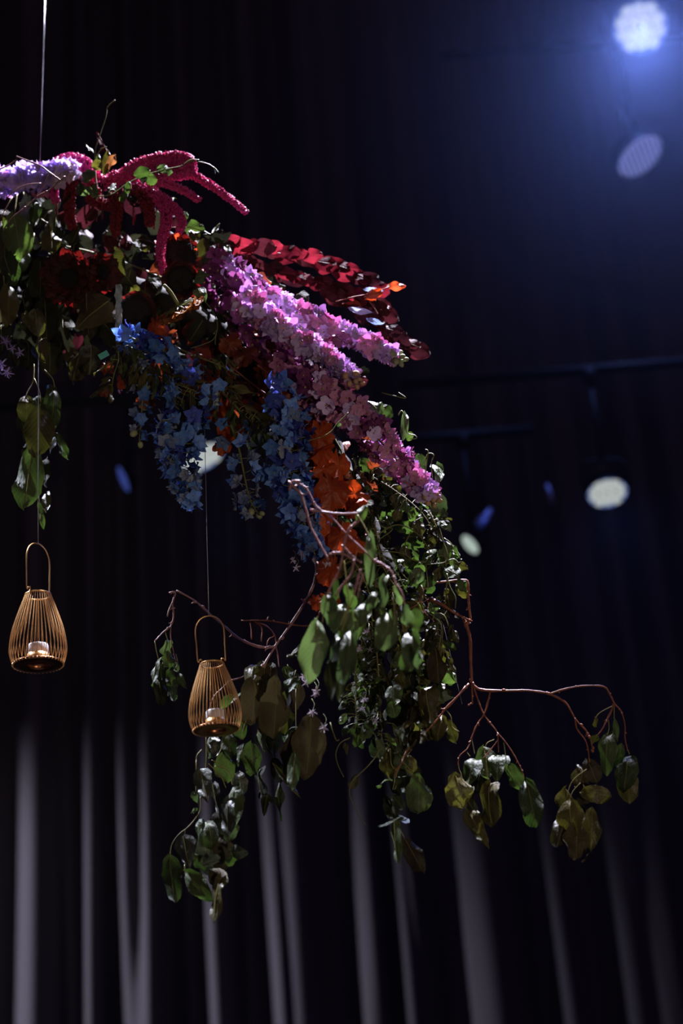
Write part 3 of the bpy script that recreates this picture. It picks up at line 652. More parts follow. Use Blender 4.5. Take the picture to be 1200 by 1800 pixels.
T = Thing('leafy_branch', 'bunch of brownish olive leaves right of the wire lantern', 'foliage', at(470, 1170))
stalks(T, [[(470, 1160), (465, 1175), (462, 1200), (466, 1250)], [(505, 1168), (512, 1185), (505, 1200)], [(520, 1210), (520, 1260), (521, 1300)], [(546, 1265), (551, 1290), (553, 1308)], [(434, 1260), (428, 1280), (424, 1300)], [(520, 1178), (514, 1196), (508, 1206)]], YA, 1.0)
leaves(T, [(446, 1160, 440, 1215, 40, O, 'olive', 0), (466, 1166, 462, 1230, 40, O, 'olive', -.01, .2), (438, 1185, 428, 1250, 34, O, 'olive', .0), (450, 1195, 446, 1275, 60, O, 'brown', -.02, .1), (485, 1195, 488, 1300, 54, O, 'brown', -.04, .1),
    (476, 1165, 474, 1210, 26, O, 'brown', .0), (500, 1175, 512, 1212, 32, O, 'green', .0, .5), (518, 1186, 505, 1216, 34, O, 'bright', -.01), (522, 1142, 504, 1156, 20, O, 'olive', .0, .3), (532, 1134, 520, 1154, 24, O, 'dark', .01),
    (500, 1222, 506, 1290, 34, O, 'olive', .02), (526, 1205, 522, 1250, 30, O, 'brown', .02), (546, 1262, 542, 1370, 62, O, 'brown', -.03, .1), (516, 1290, 508, 1375, 40, O, 'brown', -.01), (518, 1325, 513, 1386, 24, O, 'bright', -.05, .2),
    (512, 1280, 498, 1318, 30, O, 'green', .02), (440, 1308, 446, 1362, 40, O, 'green', -.01), (428, 1310, 416, 1345, 26, H, 'green', 0, .9), (420, 1325, 444, 1365, 26, O, 'green', .0, 1.2), (452, 1272, 458, 1320, 34, O, 'green', .01, .4), (462, 1300, 480, 1332, 30, O, 'dark', .0, .9),
    (452, 1350, 456, 1410, 44, O, 'dark', .02), (482, 1335, 494, 1378, 26, O, 'dark', .03), (488, 1376, 490, 1444, 24, O, 'green', .01, .5), (478, 1340, 530, 1405, 11, LN, 'olive', .0, .6), (470, 1398, 462, 1428, 24, H, 'dark', .01, .5),
    (508, 1218, 505, 1248, 8, LN, 'pale', -.03, .6), (555, 1268, 562, 1300, 24, O, 'olive', .03), (474, 1230, 480, 1330, 40, O, 'dark', .04), (420, 1262, 432, 1300, 30, O, 'green', .03)])
T = Thing('leafy_branch', 'bunch of olive leaves hanging lowest beneath the green column', 'foliage', at(705, 1310))
stalks(T, [[(716, 1318), (708, 1330), (707, 1338), (730, 1365), (741, 1400)], [(697, 1350), (693, 1365), (696, 1380), (693, 1388)], [(685, 1316), (687, 1340), (692, 1352)], [(694, 1442), (696, 1470), (693, 1495)], [(697, 1448), (714, 1478)], [(706, 1340), (697, 1360), (690, 1388)]], YA, 1.0)
leaves(T, [(676, 1320, 684, 1372, 34, O, 'olive', 0), (700, 1318, 714, 1352, 32, O, 'green', 0), (718, 1330, 726, 1362, 26, O, 'olive', .01), (735, 1364, 738, 1424, 44, O, 'green', -.03, .1), (750, 1385, 748, 1425, 24, O, 'green', .0),
    (708, 1358, 714, 1392, 34, O, 'green', -.0), (690, 1398, 708, 1422, 22, O, 'green', -.02), (680, 1402, 698, 1434, 28, O, 'dark', .01), (720, 1412, 742, 1428, 22, O, 'dark', .0, .7), (683, 1366, 660, 1382, 16, O, 'green', -.0, .8),
    (706, 1436, 662, 1449, 12, O, 'green', -.02, 1.1), (704, 1438, 720, 1448, 14, O, 'pale', -.01, .9), (693, 1444, 692, 1517, 30, O, 'green', -.02, .1), (712, 1476, 744, 1530, 34, O, 'brown', -.01, .1), (722, 1340, 732, 1384, 30, O, 'dark', .03),
    (700, 1352, 706, 1400, 40, O, 'dark', .04), (694, 1300, 700, 1340, 40, O, 'dark', .04), (660, 1300, 668, 1330, 30, O, 'bright', 0), (628, 1275, 630, 1312, 36, O, 'green', -.02), (650, 1284, 644, 1298, 14, O, 'bright', -.03)])

# -- left bunches
T = Thing('leafy_branch', 'leaf strand hanging over the left lantern wire', 'foliage', at(66, 640))
stalks(T, [[(60, 640), (58, 670), (48, 690), (45, 700)], [(60, 665), (70, 690), (72, 720)], [(78, 650), (92, 665), (96, 680)], [(54, 775), (56, 792), (50, 810)], [(68, 870), (72, 900), (70, 915)]], YA, 1.0)
leaves(T, [(46, 697, 46, 742, 34, O, 'olive', -.02), (60, 690, 68, 730, 30, O, 'green', 0), (70, 722, 68, 800, 56, O, 'olive', -.03, .05), (96, 672, 92, 760, 32, O, 'green', -.01, -.4), (82, 700, 84, 750, 34, O, 'green', .0),
    (50, 775, 40, 812, 16, LN, 'dark', 0, .6), (56, 796, 42, 894, 60, O, 'green', -.03, .1), (74, 800, 80, 850, 26, O, 'dark', .01), (80, 860, 82, 898, 18, O, 'olive', .0), (68, 882, 76, 932, 14, LN, 'green', -.01, .6), (100, 764, 118, 806, 20, O, 'green', .0, .5), (94, 770, 86, 798, 16, H, 'pale', -.01, .4),
    (36, 730, 44, 760, 20, O, 'dark', .02), (60, 735, 56, 780, 40, O, 'dark', .03)])
T = Thing('leafy_branch', 'large olive green leaves hanging at the left edge under the lavender spike', 'foliage', at(30, 350))
stalks(T, [[(22, 345), (2, 382)], [(30, 340), (26, 372)], [(40, 335), (46, 358)], [(6, 480), (8, 505)], [(72, 385), (88, 396), (92, 410)], [(60, 410), (55, 440)]], YA, 1.2)
leaves(T, [(24, 380, 40, 455, 56, O, 'green', -.05, .1), (5, 390, 12, 480, 46, O, 'olive', -.04), (44, 356, 30, 420, 34, O, 'green', -.02), (64, 350, 58, 395, 22, O, 'green', -.01), (4, 440, 20, 500, 50, O, 'green', -.03), (40, 430, 30, 480, 40, O, 'green', -.01),
    (88, 398, 96, 440, 34, O, 'olive', .0), (14, 505, 18, 570, 40, O, 'olive', -.02), (62, 545, 66, 592, 34, O, 'olive', -.05, .1), (40, 545, 52, 570, 18, O, 'olive', -.03), (70, 592, 74, 634, 34, O, 'olive', -.04), (32, 565, 44, 580, 14, LN, 'green', -.03),
    (0, 560, 6, 620, 40, O, 'dark', 0), (36, 500, 44, 560, 50, O, 'dark', .03), (78, 520, 84, 600, 50, O, 'dark', .03), (88, 600, 88, 660, 44, O, 'dark', .02), (50, 590, 52, 650, 40, O, 'dark', .03), (70, 460, 74, 520, 40, O, 'dark', .01), (110, 560, 112, 620, 40, O, 'dark', .03), (20, 610, 26, 640, 24, O, 'dark', .0)])
T = Thing('broad_leaf_stem', 'pair of broad brownish leaves hanging left of the blue flowers', 'foliage', at(150, 500))
stalks(T, [[(150, 585), (152, 605), (148, 625)], [(152, 590), (160, 610), (166, 625)]], YA, 1.2)
leaves(T, [(190, 530, 130, 570, 76, H, 'brown', -.05, .1), (152, 510, 150, 592, 50, O, 'brown', -.04), (146, 606, 122, 672, 44, O, 'olive', -.03, .1), (160, 610, 160, 660, 46, H, 'olive', -.04, 0), (153, 588, 152, 612, 9, LN, 'bright', -.05), (190, 440, 218, 480, 40, O, 'olive', -.02), (232, 508, 262, 536, 32, O, 'olive', -.04, .2),
    (176, 560, 210, 600, 44, O, 'dark', .0), (110, 640, 118, 640, 20, O, 'dark', 0), (100, 500, 104, 560, 50, O, 'dark', .03), (200, 460, 236, 500, 40, O, 'dark', .0), (124, 615, 146, 665, 40, O, 'brown', .0)])

# -- top sprigs
T = branch('thin bare forked twig over the lavender spike at the left edge', [
    ([(29, 275), (50, 283), (72, 292), (92, 307), (108, 318)], 1.4, 1.2), ([(115, 310), (100, 322), (84, 336), (68, 344), (48, 362), (22, 382), (5, 405)], 1.5, .9), ([(30, 280), (14, 291), (-8, 300)], 1.1, .9), ([(84, 305), (78, 320), (64, 345)], 1.0, .8), ([(72, 322), (50, 324), (30, 332), (12, 348)], .9, .7)], mat='ptwig', Y=YA - .16)
T = Thing('climber_sprig', 'green sprig with a curling tip standing upright above the red tassels', 'foliage', at(168, 300, YA - .1))
stalks(T, [[(170, 330), (167, 290), (168, 262), (176, 235), (186, 205), (188, 190)], [(188, 190), (194, 183), (202, 176)], [(168, 275), (178, 262), (188, 258)]], YA - .1, 1.3, 'stem', 'stem')
leaves(T, [(164, 268, 151, 251, 9, LN, 'green'), (172, 292, 172, 268, 11, LN, 'green'), (188, 268, 172, 226, 13, LN, 'burg', 0, .7), (184, 305, 190, 262, 16, O, 'olive'), (186, 300, 204, 272, 24, O, 'yellow', .0, .5), (172, 300, 168, 280, 20, O, 'olive'),
    (162, 312, 150, 298, 22, RD, 'bright'), (156, 318, 148, 300, 24, RD, 'bright', -.02), (150, 328, 142, 344, 22, RD, 'bright', -.02), (158, 328, 154, 342, 22, RD, 'bright', -.03), (166, 326, 168, 346, 14, O, 'bright', -.02), (140, 322, 138, 342, 14, RD, 'green', -.02)], YA - .1)
T = Thing('climber_sprig', 'green climber shoot arching right across the red tassels', 'foliage', at(180, 345, YA - .12))
stalks(T, [[(160, 345), (195, 342), (225, 322), (255, 308), (290, 298), (318, 292), (330, 285), (345, 284), (365, 288), (378, 296)], [(378, 296), (384, 304)], [(376, 296), (378, 306)], [(322, 290), (335, 281), (350, 281)]], YA - .12, 1.2, 'stem', 'stem')
leaves(T, [(282, 292, 304, 302, 18, O, 'bright'), (262, 300, 234, 308, 22, RD, 'green', -.01), (262, 308, 272, 326, 22, O, 'green'), (252, 304, 250, 324, 18, O, 'dark'), (276, 292, 280, 306, 12, RD, 'green'), (200, 318, 192, 336, 14, O, 'green'), (226, 320, 218, 345, 14, O, 'green', -.01, .6), (222, 340, 208, 352, 20, O, 'green'), (205, 332, 196, 324, 16, O, 'green'),
    (228, 345, 238, 354, 14, O, 'dark')], YA - .12)
T = Thing('climber_sprig', 'dark green sprig right of the short red tassels above the sunflower', 'foliage', at(330, 400, YA - .04))
stalks(T, [[(300, 400), (330, 400), (355, 405), (372, 412), (380, 400), (386, 393)]], YA - .04, 1.0, 'stem', 'stem')
leaves(T, [(318, 384, 328, 372, 18, O, 'green'), (322, 396, 358, 402, 26, O, 'green'), (335, 405, 350, 418, 22, O, 'olive'), (372, 412, 387, 391, 8, LN, 'bright'), (360, 412, 398, 424, 14, O, 'dark'), (376, 418, 398, 432, 12, LN, 'green'), (360, 420, 345, 448, 30, O, 'olive'), (382, 440, 362, 430, 28, O, 'dark'), (402, 466, 434, 470, 22, O, 'olive'), (300, 352, 306, 346, 10, O, 'olive'), (340, 488, 368, 480, 30, H, 'bright', -.06), (344, 500, 360, 528, 24, O, 'bright', -.08, 0),
    (390, 452, 404, 430, 22, O, 'green'), (242, 432, 266, 436, 12, O, 'olive', -.04)], YA - .04)
stalks(T, [[(358, 528), (372, 545), (382, 570), (376, 595), (358, 605), (335, 612)], [(382, 575), (378, 600), (379, 606)]], YA - .1, .9, 'stem', 'curling_stem')

# -- amaranth tassels
def tassel_mesh(pl, r0, r1, mat, s):
    mb = MB(); mb.tube(pl, r0 * s * .5, r1 * s * .45, 7, mi=1); L = sum((pl[i + 1] - pl[i]).length for i in range(len(pl) - 1)); n = int(L / s * (r0 + r1) * .75)
    for i in range(n):
        t = random.random(); p, d = along(pl, t); a = d.cross(rv(1)).normalized(); r = (r0 + (r1 - r0) * t ** 1.3) * s * random.uniform(.6, 1.3)
        mb.blob(p + a * r, random.uniform(1.3, 2.6) * s, a + rv(.5), random.uniform(1, 1.8), 4, 3)
    return mb.mesh('tassel', [M[mat], M['dcrimson']], False)
def amaranth(label, rows, Y=YA - .06, mat='crimson'):
    pl0 = spline(px3(rows[0][0], Y), 6); T = Thing('amaranth', label, 'flower', pl0[0]); st = MB()
    for pts, r0, r1, *m in rows:
        pl = spline(px3(pts, Y), 7); T.part('tassel', tassel_mesh(pl, r0, r1, m[0] if m else mat, mpp(pl[0])))
        st.tube([pl[0], pl[0] + Vector((-.01, .05, -.05))], .002, .002, 5)
    T.part('stem', st.mesh('stem', [M['dcrimson']]))
amaranth('long crimson amaranth tassels sweeping out to the right at the top', [
    ([(200, 322), (225, 302), (262, 296), (300, 296), (340, 308), (380, 332), (410, 354), (433, 374)], 7.5, 3.2), ([(205, 318), (232, 292), (268, 279), (305, 273), (330, 277), (342, 290)], 7, 4), ([(262, 318), (290, 322), (322, 334), (350, 352)], 6, 4),
    ([(215, 315), (240, 290), (275, 286), (315, 286), (345, 300)], 7, 4), ([(180, 325), (205, 312), (235, 312), (260, 320)], 10, 7), ([(230, 305), (255, 303), (285, 305), (310, 310), (335, 308)], 7, 4)])
amaranth('crimson amaranth tassels drooping down above the dark sunflower', [
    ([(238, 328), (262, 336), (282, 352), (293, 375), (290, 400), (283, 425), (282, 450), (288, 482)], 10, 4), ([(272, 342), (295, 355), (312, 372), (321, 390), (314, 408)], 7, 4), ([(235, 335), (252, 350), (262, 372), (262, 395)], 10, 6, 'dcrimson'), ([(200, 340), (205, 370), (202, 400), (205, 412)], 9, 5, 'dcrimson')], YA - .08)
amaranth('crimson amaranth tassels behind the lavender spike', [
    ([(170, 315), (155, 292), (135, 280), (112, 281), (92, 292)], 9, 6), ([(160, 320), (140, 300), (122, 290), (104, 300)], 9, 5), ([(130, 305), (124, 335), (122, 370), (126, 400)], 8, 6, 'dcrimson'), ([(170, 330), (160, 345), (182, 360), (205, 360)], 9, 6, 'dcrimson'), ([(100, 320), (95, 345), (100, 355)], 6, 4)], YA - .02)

# -- delphinium spikes
spike('lavender white delphinium spike lying flat at the left edge', [(-45, 318), (0, 318), (50, 312), (95, 304), (132, 298)], 80, 30, 24, 'ruffled', ['lavender', 'lavender', 'lilac'], YA - .06, buds=0, taper=.6, tipmks=['lavender', 'white'])
spike('upper lilac delphinium spike ending in pale buds', [(372, 462), (410, 486), (455, 512), (510, 545), (560, 568), (610, 588), (650, 605), (680, 622), (708, 634)], 125, 29, 26, 'ruffled', ['lilac', 'lilac', 'pink'], YA - .06, buds=9, budmat='gbud', taper=.42, startmks=['magenta', 'magenta', 'magenta', 'lilac'])
spike('middle lilac delphinium spike ending in green buds', [(430, 520), (455, 548), (490, 575), (530, 598), (570, 622), (602, 645), (630, 676)], 105, 29, 24, 'ruffled', ['lilac', 'pink', 'lilac'], YA - .10, buds=8, taper=.5, jitter=.2)
spike('lower pink delphinium spike ending in ochre buds', [(535, 665), (575, 694), (618, 724), (655, 762), (690, 800), (724, 838), (748, 862), (766, 884)], 150, 28, 36, 'ruffled', ['pink', 'lilac', 'pink', 'magenta'], YA - .08, buds=9, taper=.35, tipmks=['pink', 'pink', 'lilac'])
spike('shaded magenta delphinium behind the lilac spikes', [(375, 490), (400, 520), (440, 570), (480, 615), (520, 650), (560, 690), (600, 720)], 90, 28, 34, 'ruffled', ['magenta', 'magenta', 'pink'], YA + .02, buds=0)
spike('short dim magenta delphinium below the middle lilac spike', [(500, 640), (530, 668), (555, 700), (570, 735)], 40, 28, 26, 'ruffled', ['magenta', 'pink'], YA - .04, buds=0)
spike('big bright blue delphinium hanging over the lamp', [(345, 672), (330, 712), (312, 752), (310, 800), (328, 850), (340, 888)], 96, 30, 56, 'star', ['blue', 'blue', 'blue', 'dblue'], YA - .10, buds=0, taper=.22, pedicel=True, tipmks=['blue', 'pale', 'blue'])
spike('small blue delphinium at the left of the orange leaves', [(215, 588), (245, 600), (280, 612), (320, 640), (345, 665)], 30, 30, 22, 'star', ['blue', 'dblue', 'blue'], YA - .10, buds=0)
spike('blue delphinium hanging behind the pinkish foreground twig', [(500, 742), (500, 790), (512, 840), (525, 890), (540, 935), (553, 975)], 92, 30, 46, 'star', ['blue', 'dblue', 'blue', 'blue', 'pale'], YA - .10, buds=0, taper=.35)
spike('deep blue delphinium tucked between the orange leaves and the pink spike', [(470, 690), (500, 712), (520, 740), (530, 775)], 22, 34, 34, 'star', ['dblue', 'blue'], YA - .12, buds=0)
spike('thin pale blue delphinium strand right of the lamp', [(405, 745), (420, 790), (430, 840), (440, 880), (455, 905)], 22, 27, 34, 'star', ['pale', 'blue', 'pale'], YA - .10, buds=3, budmat='gbud', taper=.6)
spike('wilting pale delphinium strand left of the big blue one', [(262, 640), (252, 690), (248, 735), (245, 775)], 13, 24, 22, 'star', ['pale', 'blue'], YA - .12, buds=2, budmat='gbud')
spike('pale small florets under the big blue delphinium at its left', [(295, 740), (285, 775), (290, 800), (305, 812)], 14, 28, 16, 'star', ['pale', 'pale', 'blue'], YA - .16, buds=0)

# -- clematis-like small star flowers
def starlets(label, pts, Y=YA - .1, mk='white', s0=15):
    p0 = at(*pts[0], Y); T = Thing('star_flower_sprig', label, 'flower', p0); mb = MB(); s = mpp(p0)
    for x, y in pts:
        p = at(x, y, Y + random.uniform(-.03, .03)); place_face(T, 'floret', florm('wispy', mk, 'gbud'), p, tocam(p) + rv(.7), s0 * s * random.uniform(.8, 1.2)); mb.tube(spline([p, p + Vector((.005, .02, .02)), p + Vector((0, .05, .04))], 3), .7 * s, .6 * s, 4)
    T.part('stem', mb.mesh('stem', [M['stem']]))
starlets('small pinkish white star flowers beside the brown olive leaves', [(548, 1252), (569, 1279), (553, 1222), (538, 1200), (534, 1188), (556, 1215)])
starlets('white star flowers under the tip of the blue delphinium', [(551, 985), (515, 985), (530, 975), (575, 990), (520, 998)], mk='white')
starlets('pale star flowers in the green column', [(645, 1110), (632, 1140), (650, 1142), (640, 1230), (636, 1245), (660, 1268)], mk='white', s0=13)
starlets('dim mauve star flowers at the left edge', [(10, 600), (22, 612), (35, 620), (2, 640), (12, 655), (-4, 650)], mk='lavender', s0=20)

# -- sunflowers and dahlias
def flower(label, x, y, r, nrm, pm, n=26, rings=2, cr=.42, Y=YA - .08, kind='sunflower', dish=.25, plen=1.0, wid=.26):
    p = at(x, y, Y); s = mpp(p); R = r * s; T = Thing(kind, label, 'flower', p); nn = cv(*nrm); a0 = nn.orthogonal().normalized()
    pms = pm if isinstance(pm, list) else [pm]
    for g in range(rings):
        for k in range(n):
            a = Matrix.Rotation(2 * PI * (k + .5 * g) / n + random.uniform(-.06, .06), 3, nn) @ a0
            b = p + a * R * cr * (.85 - .12 * g) - nn * R * .05
            d = a + nn * (dish + .22 * g + random.uniform(-.15, .2))
            L = R * (1.08 - cr) * plen * (1 - .14 * g) * random.uniform(.85, 1.1)
            T.part('petal', leafm('petal', random.choice(pms)), frame(b, d, nn + rv(.15), R * wid * 2, L, L))
    c = MB(); 
    Q = nn.to_track_quat('Z', 'Y').to_matrix().to_4x4(); Mx = Matrix.Translation(p) @ Q
    c.lathe([(0, .10 * R), (.15 * R, .12 * R), (cr * .7 * R, .14 * R), (cr * R, .04 * R), (cr * .9 * R, -.08 * R), (.1 * R, -.2 * R), (0, -.2 * R)], 20)
    for i in range(160):
        rr = cr * R * math.sqrt(i / 160); q = i * 2.39996; c.blob((rr * math.cos(q), rr * math.sin(q), .12 * R), .035 * R, None, 1.6, 4, 3)
    T.part('seed_head', c.mesh('seed_head', [M['seed']]), Mx)
    c = MB(); b = p - nn * R * .15
    for k in range(14):
        a = Matrix.Rotation(2 * PI * k / 14, 3, nn) @ a0; c.tube([b, b + a * R * cr * .7 + nn * 0, b + a * R * cr * 1.25 + nn * .02 * R], .06 * R, .01 * R, 4)
    c.tube(spline([b, b - nn * .6 * R, b - nn * 1.1 * R + DOWN * .2 * R], 3), .07 * R, .06 * R, 6)
    T.part('calyx', c.mesh('calyx', [M['stem']]))
flower('dark sunflower with orange-red petal tips beside the drooping tassels', 318, 448, 50, (.35, .35, .8), ['redpetal', 'dpetal', 'dpetal'], 22, 2, .55, YA - .03)
flower('dark seed head flower just below the orange tipped sunflower', 318, 492, 36, (0, -.3, 1), 'dpetal', 20, 2, .7, YA - .08)
flower('large dark red dahlia at left', 122, 490, 50, (-.1, -.1, 1), 'dpetal', 24, 3, .34, YA - .05, 'dahlia')
flower('smaller dark red dahlia right of the large one', 180, 478, 36, (.4, -.1, .9), 'dpetal', 20, 3, .35, YA - .02, 'dahlia')
flower('ochre sunflower seen from behind with petals fanned down', 318, 545, 48, (.45, -.8, -.30), 'yellow', 26, 2, .5, YA - .12)
flower('dark round seed head left of the ochre sunflower', 238, 548, 38, (-.1, -.2, 1), 'dpetal', 20, 1, .78, YA - .05)

# -- burgundy smoke bush rows
def rowleaf(label, pts, n, size, mks, Y, side=1, ratio=.72, up=.35, name='smoke_bush_branch'):
    pl = spline(px3(pts, Y), 6); s = mpp(pl[0]); T = Thing(name, label, 'foliage', pl[0]); mb = MB(); mb.tube(pl, 1.8 * s, 1.0 * s, 6, jit=.2)
    for i in range(n):
        p, d = along(pl, (i + random.random() * .6) / n); sg = 1 if i % 2 else -1
        q = p + Uv * random.uniform(-2, 8) * s * up * 2 + Fv * sg * 12 * s
        dd = d * .9 + Uv * random.uniform(-.15, .45) * up * 2 + Fv * sg * .35 + rv(.12); L = size * s * random.uniform(.75, 1.15)
        T.part('leaf', leafm('round', random.choice(mks)), frame(q, dd, Uv * .35 + tocam(p) * 1.1 + rv(.35), L * ratio, L, L)); mb.tube([p, q], .7 * s, .6 * s, 4)
    T.part('stem', mb.mesh('stem', [M['twig']]))
rowleaf('red smoke bush branch with overlapping round leaves along the top of the arch', [(370, 440), (410, 436), (460, 440), (510, 450), (560, 462), (610, 480), (655, 500)], 28, 38, ['burg', 'burg', 'dburg'], YA + .02)
rowleaf('second red leaved branch lower and darker behind the lilac spike', [(380, 455), (440, 470), (500, 485), (560, 500), (620, 520), (670, 545)], 34, 38, ['dburg', 'dburg', 'burg'], YA + .06)
rowleaf('dark burgundy leaves beyond the tip of the upper lilac spike', [(560, 510), (620, 540), (665, 572), (700, 596), (728, 612)], 24, 36, ['dburg'], YA + .05)
T = Thing('orange_leaf_twig', 'thin twig with orange leaves jutting right above the lilac spike', 'foliage', at(600, 525, YA - .02))
stalks(T, [[(590, 530), (620, 522), (650, 516), (684, 504)], [(648, 528), (660, 545), (664, 552)]], YA - .02, .9, 'twig', 'stem')
leaves(T, [(682, 503, 714, 500, 16, RD, 'redpetal', 0, .3), (640, 524, 672, 510, 20, 'lobed', 'orange', 0, .2), (628, 528, 600, 532, 18, O, 'orange', 0, .5), (640, 508, 672, 512, 10, O, 'pale', 0, .8), (612, 545, 655, 550, 14, O, 'pale', 0, .8), (642, 562, 672, 568, 12, O, 'pale', 0, .9)], YA - .02)

# -- orange lobed leaves
T = Thing('orange_leaf_branch', 'branch of orange lobed leaves running down beside the blue flowers', 'foliage', at(500, 700, YA - .05))
stalks(T, [[(400, 640), (450, 680), (505, 720), (545, 755), (570, 800), (585, 850), (592, 900), (590, 960), (580, 1040)], [(555, 745), (575, 790), (592, 830)]], YA - .05, 1.6, 'twig', 'stem')
leaves(T, [(545, 745, 575, 790, 56, 'lobed', 'orange', -.04), (575, 775, 545, 815, 52, 'lobed', 'orange', -.03), (560, 810, 585, 842, 48, 'lobed', 'orange', -.02), (600, 790, 590, 850, 50, 'lobed', 'orange', .0), (572, 835, 596, 898, 62, 'lobed', 'orange', -.05, .1), (560, 865, 572, 920, 48, 'lobed', 'orange', -.02),
    (600, 850, 652, 888, 40, 'lobed', 'orange', -.01), (615, 870, 620, 910, 36, 'lobed', 'orange', -.0), (570, 905, 578, 960, 50, 'lobed', 'orange', -.03), (604, 915, 592, 970, 52, 'lobed', 'orange', -.04), (620, 930, 630, 975, 44, 'lobed', 'orange', .0), (586, 975, 572, 1030, 44, 'lobed', 'orange', .0), (570, 1040, 590, 1070, 40, 'lobed', 'orange', .0), (555, 1045, 562, 1075, 30, 'lobed', 'orange', -.01),
    (500, 700, 545, 728, 50, 'lobed', 'orange', .02), (470, 690, 520, 735, 50, 'lobed', 'rust', .02), (525, 720, 555, 752, 44, 'lobed', 'orange', .0), (540, 780, 520, 820, 40, 'lobed', 'rust', .03), (450, 700, 480, 740, 44, 'lobed', 'rust', .02), (610, 830, 640, 870, 40, 'lobed', 'rust', .03)], YA - .05)
T = Thing('orange_leaf_branch', 'rust coloured lobed leaves in the hollow above the big blue delphinium', 'foliage', at(330, 640, YA - .04))
stalks(T, [[(260, 560), (300, 620), (350, 660), (400, 700), (430, 740)]], YA - .02, 1.6, 'twig', 'stem')
leaves(T, [(325, 640, 350, 695, 54, 'lobed', 'orange', -.02), (370, 650, 395, 690, 56, 'lobed', 'rust', .0), (395, 700, 370, 740, 48, 'lobed', 'orange', -.0), (400, 730, 415, 775, 50, 'lobed', 'orange', -.02), (385, 770, 400, 800, 36, 'lobed', 'orange', -.02), (270, 555, 276, 600, 36, 'lobed', 'orange', -.03), (205, 660, 212, 690, 30, 'lobed', 'orange', -.02),
    (185, 635, 190, 660, 26, 'lobed', 'rust', 0), (255, 690, 262, 720, 36, 'lobed', 'rust', -.01), (420, 610, 450, 640, 48, 'lobed', 'rust', .0), (450, 640, 490, 670, 50, 'lobed', 'rust', .02), (390, 590, 420, 620, 44, 'lobed', 'rust', .02), (480, 660, 520, 690, 44, 'lobed', 'rust', .02), (340, 610, 380, 640, 44, 'lobed', 'rust', .02), (300, 640, 300, 680, 40, 'lobed', 'rust', .03),
    (185, 680, 180, 700, 20, 'lobed', 'rust', 0), (410, 660, 440, 700, 44, 'lobed', 'rust', .0)], YA - .04)

# -- narrow olive leaves around the blue flowers
sprig('narrow olive leaves and green buds above the big blue delphinium', [(215, 610), (255, 640), (300, 670), (350, 690)], 'lance', ['olive', 'green', 'olive'], 34, 44, .26, YA - .12, spread=26, name='narrow_leaf_sprig', stem='stem')
sprig('narrow olive leaves hanging right of the lamp', [(385, 680), (410, 710), (440, 740), (470, 770)], 'lance', ['olive', 'green'], 26, 50, .26, YA - .11, spread=22, name='narrow_leaf_sprig', stem='stem')
sprig('narrow leaf strand hanging at the left of the small blue delphinium', [(205, 600), (208, 630), (200, 660), (195, 690)], 'lance', ['olive'], 9, 44, .22, YA - .12, spread=12, name='narrow_leaf_sprig', stem='stem')
sprig('olive sprig between the ochre sunflower and the blue flowers', [(290, 600), (330, 620), (380, 640), (420, 660)], 'lance', ['olive', 'dark'], 18, 40, .3, YA - .06, spread=24, name='narrow_leaf_sprig', stem='stem')

# -- green vine column under the arch end
cols = [('fine vine strand just under the ochre delphinium buds', [(640, 830), (690, 860), (740, 900), (770, 950)], ['green', 'dark', 'olive'], 34, 24, 26),
        ('vine strand in the middle of the upper green column', [(640, 880), (660, 930), (670, 990), (700, 1040)], ['green', 'dark', 'dark'], 34, 22, 28),
        ('vine strand down the right edge of the green column', [(755, 900), (775, 950), (785, 1010), (780, 1080), (775, 1150)], ['green', 'olive', 'dark'], 34, 30, 20),
        ('vine strand behind the blurred foreground leaves', [(690, 1000), (700, 1060), (710, 1120), (715, 1180)], ['green', 'dark', 'olive'], 34, 30, 30),
        ('vine strand at the left side of the lower column', [(620, 1120), (625, 1180), (625, 1240), (630, 1290)], ['green', 'dark', 'bright'], 36, 22, 24),
        ('vine strand in the centre of the lower column', [(660, 1120), (665, 1190), (668, 1250), (672, 1310)], ['green', 'dark', 'dark'], 36, 30, 26),
        ('vine strand at the right side of the lower column', [(720, 1130), (735, 1190), (740, 1250), (735, 1300)], ['olive', 'dark', 'brown'], 32, 34, 26),
        ('vine strand in the shade of the orange leaves', [(600, 820), (630, 860), (640, 920), (640, 980)], ['dark', 'green'], 26, 20, 24),
        ('pale fine vine strand over the dark middle of the column', [(600, 960), (630, 1000), (650, 1050), (655, 1110)], ['green', 'green', 'olive'], 28, 22, 22)]
for lb, pts, mk, n, sz, spd in cols: sprig(lb, pts, 'ovate', mk, n, sz, .62, YA + random.uniform(-.05, .03), spread=spd, name='vine_strand')
T = Thing('vine_strand', 'climbing vine with broad leaves and looping tendrils at the right of the column', 'foliage', at(760, 800, YA - .06))
